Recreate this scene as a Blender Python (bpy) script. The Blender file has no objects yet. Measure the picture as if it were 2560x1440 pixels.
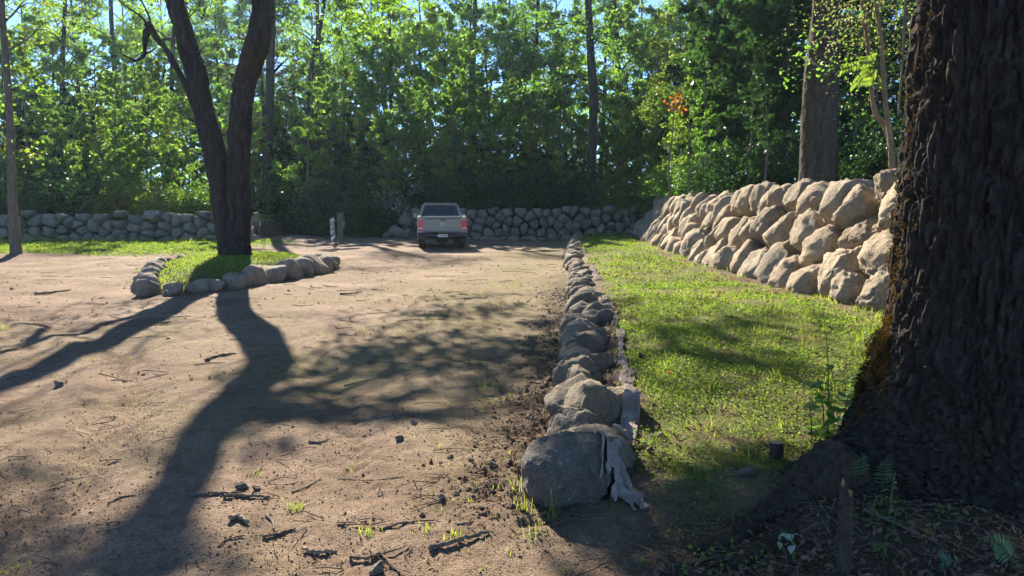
import bpy, bmesh, math, random
import numpy as np
from mathutils import Vector, Matrix, Euler

S = bpy.context.scene
COL = S.collection
rad = math.radians

# ------------------------------------------------------------------ camera
F, CX, CY, PW = 1900.0, 1280.0, 720.0, 2560.0
CAM_H = 1.65
PITCH = math.atan(202.0 / F)
cam_d = bpy.data.cameras.new('camera')
cam = bpy.data.objects.new('camera', cam_d)
COL.objects.link(cam)
cam.location = (0, 0, CAM_H)
cam.rotation_euler = (rad(90) - PITCH, 0, 0)
cam_d.sensor_width = 36.0
cam_d.lens = F / PW * 36.0
cam_d.clip_start = 0.05
cam_d.clip_end = 2000
S.camera = cam

# ------------------------------------------------------------------ light
SUN = Vector((-0.55, 1.75, 1.0))            # direction towards the sun; shadow of height z falls z*(0.55,-1.75) away
SUNN = SUN.normalized()
SUN_EL = math.asin(SUNN.z)
SUN_AZ = math.atan2(SUN.x, SUN.y)           # from +Y, clockwise positive
world = bpy.data.worlds.new('World')
S.world = world
world.use_nodes = True
wn = world.node_tree.nodes
wl = world.node_tree.links
wn.clear()
wo = wn.new('ShaderNodeOutputWorld')
wb = wn.new('ShaderNodeBackground')
sky = wn.new('ShaderNodeTexSky')
sky.sky_type = 'NISHITA'
sky.sun_disc = False
sky.sun_elevation = SUN_EL
sky.sun_rotation = SUN_AZ
sky.air_density = 0.75
sky.dust_density = 0.0
sky.ozone_density = 4.0
sky.altitude = 4000
wb.inputs['Strength'].default_value = 0.095
wl.new(sky.outputs[0], wb.inputs[0])
wl.new(wb.outputs[0], wo.inputs[0])
sun_d = bpy.data.lights.new('sun', 'SUN')
sun_d.energy = 5.0
sun_d.angle = rad(0.45)
sun_d.color = (1.0, 0.90, 0.75)
sun = bpy.data.objects.new('sun', sun_d)
COL.objects.link(sun)
sun.rotation_euler = SUNN.to_track_quat('Z', 'Y').to_euler()
S.view_settings.view_transform = 'Standard'
S.view_settings.look = 'None'
S.view_settings.gamma = 1.0
S.view_settings.use_curve_mapping = False
S.view_settings.exposure = 1.85
S.render.engine = 'CYCLES'
S.cycles.max_bounces = 7
S.cycles.diffuse_bounces = 3
S.cycles.transmission_bounces = 5
S.cycles.transparent_max_bounces = 6
S.cycles.volume_bounces = 0
S.cycles.use_denoising = True
HAZE = 0.00018

# ------------------------------------------------------------------ helpers
def ray(px, py):
    u, v = (px - CX) / F, (py - CY) / F
    c, s = math.cos(PITCH), math.sin(PITCH)
    return np.array([u, c - v * s, -s - v * c])

def gp(px, py, z=0.0):
    """point where the sight line through a pixel meets height z"""
    d = ray(px, py)
    t = (z - CAM_H) / d[2]
    return np.array([d[0] * t, d[1] * t, z])

def at(px, py, Y):
    d = ray(px, py)
    t = Y / d[1]
    return np.array([d[0] * t, Y, CAM_H + d[2] * t])

def px2m(w, Y):
    return w * Y / F

def smooth(a, b, x):
    t = np.clip((x - a) / (b - a + 1e-9), 0, 1)
    return t * t * (3 - 2 * t)

def _hash(i, seed):
    h = (i[..., 0].astype(np.uint32) * np.uint32(73856093)) ^ (i[..., 1].astype(np.uint32) * np.uint32(19349663)) \
        ^ (i[..., 2].astype(np.uint32) * np.uint32(83492791)) ^ np.uint32((seed * 2654435761) & 0xffffffff)
    h ^= h >> np.uint32(15); h *= np.uint32(0x2c1b3c6d)
    h ^= h >> np.uint32(12); h *= np.uint32(0x297a2d39)
    h ^= h >> np.uint32(15)
    return h

def vnoise(p, seed=0):
    p = np.asarray(p, float)
    i = np.floor(p).astype(np.int64)
    f = p - i
    f = f * f * f * (f * (f * 6 - 15) + 10)
    out = np.zeros(p.shape[:-1])
    for dx in (0, 1):
        wx = f[..., 0] if dx else 1 - f[..., 0]
        for dy in (0, 1):
            wy = f[..., 1] if dy else 1 - f[..., 1]
            for dz in (0, 1):
                wz = f[..., 2] if dz else 1 - f[..., 2]
                h = _hash(i + np.array([dx, dy, dz]), seed).astype(float) / 4294967295.0
                out += wx * wy * wz * h
    return out * 2 - 1

def fbm(p, octaves=4, seed=0, gain=0.5):
    p = np.asarray(p, float)
    a, s, o = 1.0, 0.0, 0.0
    for k in range(octaves):
        o = o + a * vnoise(p * (2.03 ** k) + 17.3 * k, seed + k)
        s += a
        a *= gain
    return o / s

def fbm2(x, y, sc, octaves=4, seed=0, gain=0.5):
    return fbm(np.stack([x * sc, y * sc, np.zeros_like(x) + 0.37], -1), octaves, seed, gain)

def worley(p, seed=0):
    """F1 and F2 distances"""
    p = np.asarray(p, float)
    i = np.floor(p).astype(np.int64)
    f1 = np.full(p.shape[0], 9.0); f2 = np.full(p.shape[0], 9.0); cid = np.zeros(p.shape[0])
    for dx in (-1, 0, 1):
        for dy in (-1, 0, 1):
            for dz in (-1, 0, 1):
                c = i + np.array([dx, dy, dz])
                h = _hash(c, seed)
                q = c + np.stack([(h & np.uint32(1023)) / 1023.0, ((h >> np.uint32(10)) & np.uint32(1023)) / 1023.0,
                                  ((h >> np.uint32(20)) & np.uint32(1023)) / 1023.0], -1)
                d = np.sqrt(((p - q) ** 2).sum(-1))
                m = d < f1
                f2 = np.where(m, f1, np.minimum(f2, d))
                cid = np.where(m, (h >> np.uint32(7)) % np.uint32(1000) / 1000.0, cid)
                f1 = np.where(m, d, f1)
    return f1, f2, cid

def np_mesh(name, verts, faces, smooth_=True, mat=None):
    """faces: list of int arrays (n,k)"""
    me = bpy.data.meshes.new(name)
    verts = np.asarray(verts, np.float32)
    faces = [np.asarray(f, np.int32) for f in faces if len(f)]
    nl = sum(f.size for f in faces); nf = sum(f.shape[0] for f in faces)
    me.vertices.add(len(verts)); me.vertices.foreach_set('co', verts.ravel())
    me.loops.add(nl); me.polygons.add(nf)
    me.loops.foreach_set('vertex_index', np.concatenate([f.ravel() for f in faces]))
    tot = np.concatenate([np.full(f.shape[0], f.shape[1], np.int32) for f in faces])
    start = np.concatenate([[0], np.cumsum(tot)[:-1]]).astype(np.int32)
    me.polygons.foreach_set('loop_start', start)
    me.polygons.foreach_set('use_smooth', np.full(nf, smooth_, bool))
    me.update(calc_edges=True)
    if mat: me.materials.append(mat)
    return me

class MB:
    """collects verts and faces of ONE mesh"""
    def __init__(s):
        s.v = []; s.q = []; s.t = []; s.n = 0
    def add(s, v, quads=None, tris=None):
        v = np.asarray(v, float)
        s.v.append(v)
        if quads is not None and len(quads): s.q.append(np.asarray(quads) + s.n)
        if tris is not None and len(tris): s.t.append(np.asarray(tris) + s.n)
        s.n += len(v)
    def mesh(s, name, mat=None, smooth_=True):
        f = []
        if s.q: f.append(np.concatenate(s.q))
        if s.t: f.append(np.concatenate(s.t))
        return np_mesh(name, np.concatenate(s.v), f, smooth_, mat)
    def obj(s, name, mat=None, parent=None, smooth_=True):
        return link(name, s.mesh(name, mat, smooth_), parent)
    # shapes
    def box(s, c, size, rot=None, taper=1.0):
        hx, hy, hz = size[0] / 2, size[1] / 2, size[2] / 2
        v = np.array([[x * hx * (taper if z > 0 else 1), y * hy * (taper if z > 0 else 1), z * hz]
                      for z in (-1, 1) for y in (-1, 1) for x in (-1, 1)])
        if rot is not None: v = v @ np.array(Euler(rot).to_matrix()).T
        s.add(v + np.array(c), quads=[[0, 2, 3, 1], [4, 5, 7, 6], [0, 1, 5, 4], [2, 6, 7, 3], [0, 4, 6, 2], [1, 3, 7, 5]])
    def tube(s, pts, r, k=6, caps=True, disp=None):
        v, q, t = tube_arrays(pts, r, k, caps)
        s.add(v, q, t)

def tube_arrays(pts, r, k=6, caps=True):
    pts = np.asarray(pts, float); n = len(pts)
    r = np.broadcast_to(np.asarray(r, float), (n,))
    tg = np.gradient(pts, axis=0)
    tg /= np.linalg.norm(tg, axis=1)[:, None] + 1e-12
    ref = np.array([1.0, 0, 0]) if abs(tg[0][0]) < 0.9 else np.array([0, 1.0, 0])
    N = np.zeros_like(pts); B = np.zeros_like(pts)
    a = ref - tg[0] * ref.dot(tg[0]); a /= np.linalg.norm(a)
    for i in range(n):
        a = a - tg[i] * a.dot(tg[i]); a /= np.linalg.norm(a) + 1e-12
        N[i] = a; B[i] = np.cross(tg[i], a)
    th = np.arange(k) / k * 2 * math.pi
    v = pts[:, None, :] + r[:, None, None] * (np.cos(th)[None, :, None] * N[:, None, :] + np.sin(th)[None, :, None] * B[:, None, :])
    v = v.reshape(-1, 3)
    i = np.arange(n - 1)[:, None] * k; j = np.arange(k)[None, :]; j2 = (j + 1) % k
    q = np.stack([i + j, i + j2, i + k + j2, i + k + j], -1).reshape(-1, 4)
    t = None
    if caps:
        v = np.concatenate([v, pts[:1], pts[-1:]])
        c0, c1 = n * k, n * k + 1
        jj = np.arange(k); jn = (jj + 1) % k
        t = np.concatenate([np.stack([np.full(k, c0), jn, jj], -1), np.stack([np.full(k, c1), (n - 1) * k + jj, (n - 1) * k + jn], -1)])
    return v, q, t

def link(name, me, parent=None):
    o = bpy.data.objects.new(name, me)
    COL.objects.link(o)
    if parent is not None: o.parent = parent
    return o

def tag(o, label=None, cat=None, group=None, kind=None):
    if label: o['label'] = label
    if cat: o['category'] = cat
    if group: o['group'] = group
    if kind: o['kind'] = kind
    return o

def thing(name, loc, label, cat, group=None, rz=0.0, sc=1.0):
    o = bpy.data.objects.new(name, None)
    o.empty_display_size = 0.2
    COL.objects.link(o)
    o.location = [float(a) for a in loc]; o.rotation_euler = (0, 0, rz); o.scale = (sc, sc, sc)
    return tag(o, label, cat, group)

def spline(pts, n):
    """Catmull-Rom through points (any dimension)"""
    p = np.asarray(pts, float)
    m = len(p)
    P = np.concatenate([[2 * p[0] - p[1]], p, [2 * p[-1] - p[-2]]])
    t = np.linspace(0, m - 1 - 1e-6, n)
    i = t.astype(int); f = (t - i)[:, None]
    a, b, c, d = P[i], P[i + 1], P[i + 2], P[i + 3]
    return 0.5 * (2 * b + (c - a) * f + (2 * a - 5 * b + 4 * c - d) * f ** 2 + (3 * b - 3 * c + d - a) * f ** 3)

def unit(v):
    v = np.asarray(v, float)
    return v / (np.linalg.norm(v, axis=-1, keepdims=True) + 1e-12)

# ------------------------------------------------------------------ materials
def new_mat(name):
    m = bpy.data.materials.new(name)
    m.use_nodes = True
    nt = m.node_tree
    nt.nodes.clear()
    out = nt.nodes.new('ShaderNodeOutputMaterial')
    return m, nt, out

def nd(nt, t, **kw):
    n = nt.nodes.new(t)
    for k, v in kw.items():
        if k in n.inputs: n.inputs[k].default_value = v
        else: setattr(n, k, v)
    return n

def ramp(nt, fac, stops):
    r = nt.nodes.new('ShaderNodeValToRGB')
    e = r.color_ramp.elements
    e[0].position, e[0].color = stops[0][0], (*stops[0][1], 1)
    e[1].position, e[1].color = stops[-1][0], (*stops[-1][1], 1)
    for p, c in stops[1:-1]:
        x = e.new(p); x.color = (*c, 1)
    if fac is not None: nt.links.new(fac, r.inputs[0])
    return r.outputs[0]

def mixc(nt, fac, a, b, mode='MIX'):
    m = nt.nodes.new('ShaderNodeMix')
    m.data_type = 'RGBA'; m.blend_type = mode
    for s, x in ((m.inputs[0], fac), (m.inputs[6], a), (m.inputs[7], b)):
        if isinstance(x, (int, float)): s.default_value = x
        elif isinstance(x, tuple): s.default_value = (*x, 1)
        else: nt.links.new(x, s)
    return m.outputs[2]

def noise(nt, vec, scale, detail=4, rough=0.55, dist=0.0):
    n = nt.nodes.new('ShaderNodeTexNoise')
    n.inputs['Scale'].default_value = scale; n.inputs['Detail'].default_value = detail
    n.inputs['Roughness'].default_value = rough; n.inputs['Distortion'].default_value = dist
    if vec is not None: nt.links.new(vec, n.inputs['Vector'])
    return n.outputs['Fac']

def bump(nt, h, strength=0.5, dist=0.02, normal=None):
    b = nt.nodes.new('ShaderNodeBump')
    b.inputs['Strength'].default_value = strength; b.inputs['Distance'].default_value = dist
    nt.links.new(h, b.inputs['Height'])
    if normal is not None: nt.links.new(normal, b.inputs['Normal'])
    return b.outputs[0]

def math_(nt, op, a, b=None, clamp=False):
    m = nt.nodes.new('ShaderNodeMath'); m.operation = op; m.use_clamp = clamp
    for s, x in ((m.inputs[0], a), (m.inputs[1], b)):
        if x is None: continue
        if isinstance(x, (int, float)): s.default_value = x
        else: nt.links.new(x, s)
    return m.outputs[0]

def bsdf(nt, out, color, rough=0.9, spec=0.2, normal=None, metal=0.0):
    b = nt.nodes.new('ShaderNodeBsdfPrincipled')
    if isinstance(color, tuple): b.inputs['Base Color'].default_value = (*color, 1)
    else: nt.links.new(color, b.inputs['Base Color'])
    if isinstance(rough, (int, float)): b.inputs['Roughness'].default_value = rough
    else: nt.links.new(rough, b.inputs['Roughness'])
    b.inputs['Specular IOR Level'].default_value = spec
    b.inputs['Metallic'].default_value = metal
    if normal is not None: nt.links.new(normal, b.inputs['Normal'])
    nt.links.new(b.outputs[0], out.inputs['Surface'])
    return b

def geo_pos(nt): return nt.nodes.new('ShaderNodeNewGeometry').outputs['Position']
def obj_co(nt): return nt.nodes.new('ShaderNodeTexCoord').outputs['Object']
def obj_rand(nt): return nt.nodes.new('ShaderNodeObjectInfo').outputs['Random']
def isl_rand(nt): return nt.nodes.new('ShaderNodeNewGeometry').outputs['Random Per Island']
def attr(nt, name):
    a = nt.nodes.new('ShaderNodeAttribute'); a.attribute_name = name
    return a.outputs['Fac']

def simple(name, color, rough=0.6, spec=0.3, metal=0.0, nscale=None, namp=0.15, bscale=None, bst=0.3, bd=0.01):
    m, nt, out = new_mat(name)
    co = obj_co(nt)
    c = color; nrm = None
    if nscale:
        f = noise(nt, co, nscale, 5)
        lo = tuple(max(0, x * (1 - namp * 2)) for x in color); hi = tuple(x * (1 + namp * 2) for x in color)
        c = ramp(nt, f, [(0.25, lo), (0.75, hi)])
    if bscale: nrm = bump(nt, noise(nt, co, bscale, 6, 0.65), bst, bd)
    bsdf(nt, out, c, rough, spec, nrm, metal)
    return m

def leaf_mat(name, cols, trans=0.55, tcol=None, gloss=0.03, patch=True):
    """leaf: diffuse + translucent + a little sheen; colours differ leaf by leaf and tree by tree"""
    m, nt, out = new_mat(name)
    r1 = isl_rand(nt); r2 = obj_rand(nt)
    f = math_(nt, 'ADD', math_(nt, 'MULTIPLY', r1, 0.6), math_(nt, 'MULTIPLY', r2, 0.4))
    if patch:
        f = math_(nt, 'ADD', math_(nt, 'MULTIPLY', f, 0.65), math_(nt, 'MULTIPLY', noise(nt, geo_pos(nt), 0.35, 2), 0.4))
    st = [(i / (len(cols) - 1), c) for i, c in enumerate(cols)]
    col = ramp(nt, f, st)
    tc = mixc(nt, 1.0, col, tcol or (1.32, 1.68, 0.74), 'MULTIPLY')
    d = nt.nodes.new('ShaderNodeBsdfDiffuse'); nt.links.new(col, d.inputs[0])
    t = nt.nodes.new('ShaderNodeBsdfTranslucent'); nt.links.new(tc, t.inputs[0])
    g = nt.nodes.new('ShaderNodeBsdfGlossy'); g.inputs['Roughness'].default_value = 0.38
    g.inputs[0].default_value = (0.9, 0.95, 1.0, 1)
    a = nt.nodes.new('ShaderNodeMixShader'); a.inputs[0].default_value = trans
    nt.links.new(d.outputs[0], a.inputs[1]); nt.links.new(t.outputs[0], a.inputs[2])
    b = nt.nodes.new('ShaderNodeMixShader'); b.inputs[0].default_value = gloss
    nt.links.new(a.outputs[0], b.inputs[1]); nt.links.new(g.outputs[0], b.inputs[2])
    nt.links.new(b.outputs[0], out.inputs['Surface'])
    return m

def make_ground_mat():
    m, nt, out = new_mat('ground_soil')
    p = geo_pos(nt)
    n1 = noise(nt, p, 0.7, 6, 0.6); n2 = noise(nt, p, 9.0, 6, 0.7); n3 = noise(nt, p, 70.0, 3, 0.7)
    f = math_(nt, 'ADD', math_(nt, 'MULTIPLY', n1, 0.5), math_(nt, 'ADD', math_(nt, 'MULTIPLY', n2, 0.35), math_(nt, 'MULTIPLY', n3, 0.3)))
    dirt = ramp(nt, f, [(0.38, (0.070, 0.043, 0.028)), (0.49, (0.175, 0.117, 0.078)), (0.59, (0.26, 0.182, 0.125)), (0.72, (0.42, 0.31, 0.225))])
    # thin moss and dry grass film on the packed soil
    film = ramp(nt, math_(nt, 'ADD', math_(nt, 'MULTIPLY', n2, 0.6), math_(nt, 'MULTIPLY', n3, 0.5)), [(0.4, (0.12, 0.10, 0.042)), (0.7, (0.30, 0.25, 0.125))])
    dirt = mixc(nt, math_(nt, 'MULTIPLY', attr(nt, 'film'), ramp_val(nt, n2, 0.35, 0.6)), dirt, film)
    gpat = noise(nt, p, 2.4, 5, 0.65)
    green = ramp(nt, math_(nt, 'ADD', math_(nt, 'MULTIPLY', n3, 0.7), math_(nt, 'MULTIPLY', n2, 0.4)),
                 [(0.35, (0.055, 0.065, 0.015)), (0.52, (0.12, 0.15, 0.026)), (0.68, (0.20, 0.22, 0.05))])
    green = mixc(nt, math_(nt, 'MULTIPLY', ramp_val(nt, gpat, 0.50, 0.60), 0.85), green, ramp(nt, n3, [(0.35, (0.10, 0.07, 0.04)), (0.65, (0.27, 0.20, 0.10))]))
    c = mixc(nt, attr(nt, 'grass'), dirt, green)
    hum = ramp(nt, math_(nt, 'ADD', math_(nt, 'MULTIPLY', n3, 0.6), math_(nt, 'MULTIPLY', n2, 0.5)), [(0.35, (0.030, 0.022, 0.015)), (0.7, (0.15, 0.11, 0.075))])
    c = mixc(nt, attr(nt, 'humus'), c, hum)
    b0 = bump(nt, noise(nt, p, 170.0, 2, 0.6), 0.9, 0.008)
    b1 = bump(nt, n3, 1.0, 0.028, b0)
    b2 = bump(nt, n2, 0.6, 0.03, b1)
    bsdf(nt, out, c, 0.95, 0.1, b2)
    return m

def ramp_val(nt, f, a, b):
    r = nt.nodes.new('ShaderNodeMapRange'); r.clamp = True
    r.inputs[1].default_value = a; r.inputs[2].default_value = b
    nt.links.new(f, r.inputs[0])
    return r.outputs[0]

def make_stone_mat(name, cols, lichen=0.25):
    m, nt, out = new_mat(name)
    co = geo_pos(nt)
    n1 = noise(nt, co, 2.2, 5, 0.6, 0.4); n2 = noise(nt, co, 14, 6, 0.7); n3 = noise(nt, co, 60, 4, 0.7)
    r = obj_rand(nt)
    base = ramp(nt, r, [(i / (len(cols) - 1), c) for i, c in enumerate(cols)])
    v = math_(nt, 'ADD', math_(nt, 'MULTIPLY', n1, 0.55), math_(nt, 'ADD', math_(nt, 'MULTIPLY', n2, 0.45), math_(nt, 'MULTIPLY', n3, 0.5)))
    shade = ramp(nt, v, [(0.50, (0.42, 0.40, 0.37)), (0.72, (0.95, 0.95, 0.95)), (0.95, (1.45, 1.42, 1.35))])
    c = mixc(nt, 1.0, base, shade, 'MULTIPLY')
    lf = math_(nt, 'MULTIPLY', ramp_val(nt, noise(nt, co, 5.0, 6, 0.7), 0.55, 0.68), lichen)
    c = mixc(nt, lf, c, (0.17, 0.185, 0.13))
    df = math_(nt, 'MULTIPLY', ramp_val(nt, noise(nt, co, 3.3, 5, 0.7, 1.0), 0.56, 0.66), 0.55)
    c = mixc(nt, df, c, (0.16, 0.105, 0.065))         # clay still sticking to the boulders
    sp = noise(nt, co, 105.0, 3, 0.6)
    c = mixc(nt, math_(nt, 'MULTIPLY', ramp_val(nt, sp, 0.56, 0.63), 0.55), c, (0.055, 0.048, 0.04))
    c = mixc(nt, math_(nt, 'MULTIPLY', ramp_val(nt, noise(nt, co, 62.0, 3, 0.65), 0.58, 0.66), 0.45), c, (0.46, 0.43, 0.37))
    b1 = bump(nt, n3, 0.8, 0.014)
    b2 = bump(nt, n2, 1.0, 0.06, b1)
    bsdf(nt, out, c, 0.92, 0.15, b2)
    return m

def make_bark_mat(name, lo, hi, scale=1.0, moss=0.0, mosscol=(0.10, 0.085, 0.02), disp=0.02, flecks=0.0):
    m, nt, out = new_mat(name)
    tc = obj_co(nt)
    mp = nt.nodes.new('ShaderNodeMapping'); mp.inputs['Scale'].default_value = (6 * scale, 6 * scale, 1.3 * scale)
    nt.links.new(tc, mp.inputs[0])
    n1 = noise(nt, mp.outputs[0], 2.0, 6, 0.65, 0.6)
    n2 = noise(nt, tc, 28 * scale, 5, 0.7)
    n3 = noise(nt, tc, 1.1 * scale, 4, 0.6)
    f = math_(nt, 'ADD', math_(nt, 'MULTIPLY', n1, 0.6), math_(nt, 'MULTIPLY', n2, 0.4))
    c = ramp(nt, f, [(0.36, lo), (0.66, hi)])
    if moss > 0:
        mf = math_(nt, 'MULTIPLY', ramp_val(nt, math_(nt, 'ADD', math_(nt, 'MULTIPLY', n3, 0.7), math_(nt, 'MULTIPLY', n2, 0.3)), 0.50, 0.62), moss)
        c = mixc(nt, mf, c, mosscol)
    if flecks:
        ff = ramp_val(nt, math_(nt, 'ADD', math_(nt, 'MULTIPLY', noise(nt, tc, 9.0, 5, 0.7), 0.7), math_(nt, 'MULTIPLY', noise(nt, tc, 40.0, 3, 0.6), 0.3)), 0.57, 0.64)
        c = mixc(nt, math_(nt, 'MULTIPLY', ff, flecks), c, (0.085, 0.09, 0.085))
    b = bump(nt, n1, 0.9, disp * 1.6)
    b = bump(nt, n2, 0.6, disp * 0.6, b)
    bsdf(nt, out, c, 0.95, 0.1, b)
    return m

M = {}
M['ground'] = make_ground_mat()
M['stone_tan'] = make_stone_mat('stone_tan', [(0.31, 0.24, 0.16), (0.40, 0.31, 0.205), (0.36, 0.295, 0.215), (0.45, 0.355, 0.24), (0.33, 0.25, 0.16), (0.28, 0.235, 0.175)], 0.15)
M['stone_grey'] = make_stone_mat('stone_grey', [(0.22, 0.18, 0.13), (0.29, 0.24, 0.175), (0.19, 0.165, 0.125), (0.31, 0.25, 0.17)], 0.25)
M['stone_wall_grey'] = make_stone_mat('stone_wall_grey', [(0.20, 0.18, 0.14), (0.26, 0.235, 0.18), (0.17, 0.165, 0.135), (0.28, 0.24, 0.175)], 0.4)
M['bark_dark'] = make_bark_mat('bark_dark', (0.016, 0.013, 0.012), (0.080, 0.067, 0.060), 1.0, 0.3, (0.07, 0.06, 0.02))
M['bark_giant'] = make_bark_mat('bark_giant', (0.014, 0.011, 0.009), (0.072, 0.057, 0.046), 2.4, 0.2, (0.06, 0.04, 0.015), 0.012, 0.6)
M['bark_root'] = make_bark_mat('bark_root', (0.020, 0.015, 0.011), (0.095, 0.072, 0.052), 2.4, 0.3, (0.08, 0.06, 0.025), 0.012)
M['bark_mid'] = make_bark_mat('bark_mid', (0.034, 0.027, 0.020), (0.115, 0.092, 0.068), 0.8, 0.3)
M['bark_pale'] = make_bark_mat('bark_pale', (0.13, 0.09, 0.055), (0.32, 0.24, 0.16), 2.0, 0.1)
M['bark_grey'] = make_bark_mat('bark_grey', (0.075, 0.065, 0.052), (0.20, 0.175, 0.14), 1.5, 0.2)
M['dead_wood'] = make_bark_mat('dead_wood', (0.12, 0.085, 0.06), (0.36, 0.28, 0.205), 5.0, 0.0)
M['pale_wood'] = make_bark_mat('pale_wood', (0.30, 0.22, 0.15), (0.50, 0.40, 0.29), 5.0, 0.0)
M['fresh_wood'] = simple('fresh_wood', (0.42, 0.27, 0.12), 0.8, 0.2, nscale=30, bscale=60)
M['post_wood'] = make_bark_mat('post_wood', (0.12, 0.095, 0.07), (0.27, 0.22, 0.17), 2.5, 0.15)
M['white_wood'] = simple('white_wood', (0.50, 0.50, 0.48), 0.7, 0.3, nscale=9, namp=0.15, bscale=40)
M['leaf_light'] = leaf_mat('leaf_light', [(0.085, 0.14, 0.026), (0.135, 0.20, 0.036), (0.20, 0.245, 0.042)], 0.72)
M['leaf_mid'] = leaf_mat('leaf_mid', [(0.055, 0.115, 0.028), (0.095, 0.165, 0.036), (0.14, 0.20, 0.040)], 0.7)
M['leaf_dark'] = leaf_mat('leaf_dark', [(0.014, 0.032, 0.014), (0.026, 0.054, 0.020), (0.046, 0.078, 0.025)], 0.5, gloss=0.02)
M['leaf_layer'] = leaf_mat('leaf_layer', [(0.040, 0.064, 0.035), (0.064, 0.088, 0.045), (0.10, 0.11, 0.06)], 0.55, (1.6, 1.5, 0.9))
M['leaf_yellow'] = leaf_mat('leaf_yellow', [(0.085, 0.125, 0.022), (0.14, 0.165, 0.028), (0.22, 0.20, 0.034)], 0.65)
M['leaf_orange'] = leaf_mat('leaf_orange', [(0.20, 0.10, 0.02), (0.34, 0.13, 0.02), (0.40, 0.09, 0.02)], 0.55, (1.7, 1.3, 0.6))
M['leaf_russet'] = leaf_mat('leaf_russet', [(0.10, 0.065, 0.03), (0.20, 0.11, 0.045), (0.27, 0.18, 0.06)], 0.5, (1.5, 1.3, 0.8))
M['leaf_silver'] = leaf_mat('leaf_silver', [(0.16, 0.17, 0.13), (0.30, 0.30, 0.25), (0.48, 0.46, 0.42)], 0.4, (1.1, 1.1, 1.0), 0.03)
M['leaf_pale_green'] = leaf_mat('leaf_pale_green', [(0.09, 0.12, 0.05), (0.17, 0.19, 0.09), (0.28, 0.28, 0.18)], 0.5, (1.5, 1.4, 0.8), 0.03)
M['weed'] = leaf_mat('weed', [(0.06, 0.13, 0.025), (0.10, 0.19, 0.03), (0.15, 0.24, 0.035)], 0.6, gloss=0.05, patch=False)
M['fern'] = leaf_mat('fern', [(0.03, 0.08, 0.03), (0.05, 0.11, 0.04), (0.07, 0.13, 0.04)], 0.45, gloss=0.08, patch=False)
M['pale_leaf'] = leaf_mat('pale_leaf', [(0.10, 0.17, 0.09), (0.20, 0.27, 0.16), (0.30, 0.36, 0.22)], 0.3, (1.0, 1.1, 0.6), 0.15, patch=False)
M['grass'] = leaf_mat('grass', [(0.060, 0.115, 0.026), (0.115, 0.18, 0.040), (0.185, 0.235, 0.062), (0.30, 0.29, 0.13)], 0.55, (2.0, 1.9, 0.7), 0.012)
M['clover'] = leaf_mat('clover', [(0.065, 0.125, 0.030), (0.13, 0.195, 0.048), (0.22, 0.265, 0.085)], 0.5, (1.8, 1.8, 0.7), 0.012)
M['dry'] = leaf_mat('dry', [(0.09, 0.06, 0.038), (0.18, 0.125, 0.08), (0.30, 0.225, 0.155)], 0.25, (1.2, 1.0, 0.8), 0.0, patch=False)
M['moss'] = leaf_mat('moss', [(0.030, 0.024, 0.010), (0.065, 0.045, 0.016), (0.095, 0.072, 0.022)], 0.3, (1.4, 1.2, 0.7), 0.0)
M['clod'] = make_stone_mat('clod', [(0.16, 0.105, 0.07), (0.28, 0.20, 0.14)], 0.0)
M['petal'] = leaf_mat('petal', [(0.75, 0.16, 0.01), (0.85, 0.26, 0.015)], 0.3, (1.1, 1.0, 0.8), patch=False)

# ------------------------------------------------------------------ ground shape
KERB = np.array([gp(1425, 1255), gp(1440, 1080), gp(1450, 985), gp(1450, 890), gp(1468, 800), gp(1452, 742), gp(1440, 690), gp(1428, 640), gp(1436, 608), gp(1440, 600)])[:, :2]
KERB[-2:] = [(2.75, 33.5), (3.2, 38.4)]
def kerb_x(y): return np.interp(y, KERB[:, 1], KERB[:, 0])
RING = np.array([gp(345, 742), gp(385, 742), gp(450, 738), gp(520, 730), gp(590, 722), gp(640, 712), gp(700, 702), gp(745, 694), gp(800, 684), gp(830, 672),
                 (-6.0, 24.3, 0), (-8.0, 25.3, 0), (-10.0, 24.2, 0), gp(385, 668), gp(375, 690), gp(345, 716)])[:, :2]
RC = RING.mean(0)
RING = RC + (RING - RC) * 0.92
RANG = np.arctan2(RING[:, 1] - RC[1], RING[:, 0] - RC[0]); RRAD = np.hypot(RING[:, 1] - RC[1], RING[:, 0] - RC[0])
_o = np.argsort(RANG); RANG, RRAD = RANG[_o], RRAD[_o]
def ring_d(x, y):
    """normalised distance from the planter's centre: 1 on the ring of stones"""
    a = np.arctan2(y - RC[1], x - RC[0])
    r = np.interp(a, np.concatenate([RANG - 2 * np.pi, RANG, RANG + 2 * np.pi]), np.tile(RRAD, 3))
    return np.hypot(x - RC[0], y - RC[1]) / r
RWALL = np.array([(5.35, 4.0), (5.2, 8.0), (5.0, 11.0), (4.85, 14.0), (4.8, 20.0), (5.25, 27.0), (5.8, 33.0), (6.3, 37.0), (6.55, 40.4)])
def rwall_x(y): return np.interp(y, RWALL[:, 1], RWALL[:, 0])
LTREE = gp(46, 645)

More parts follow.
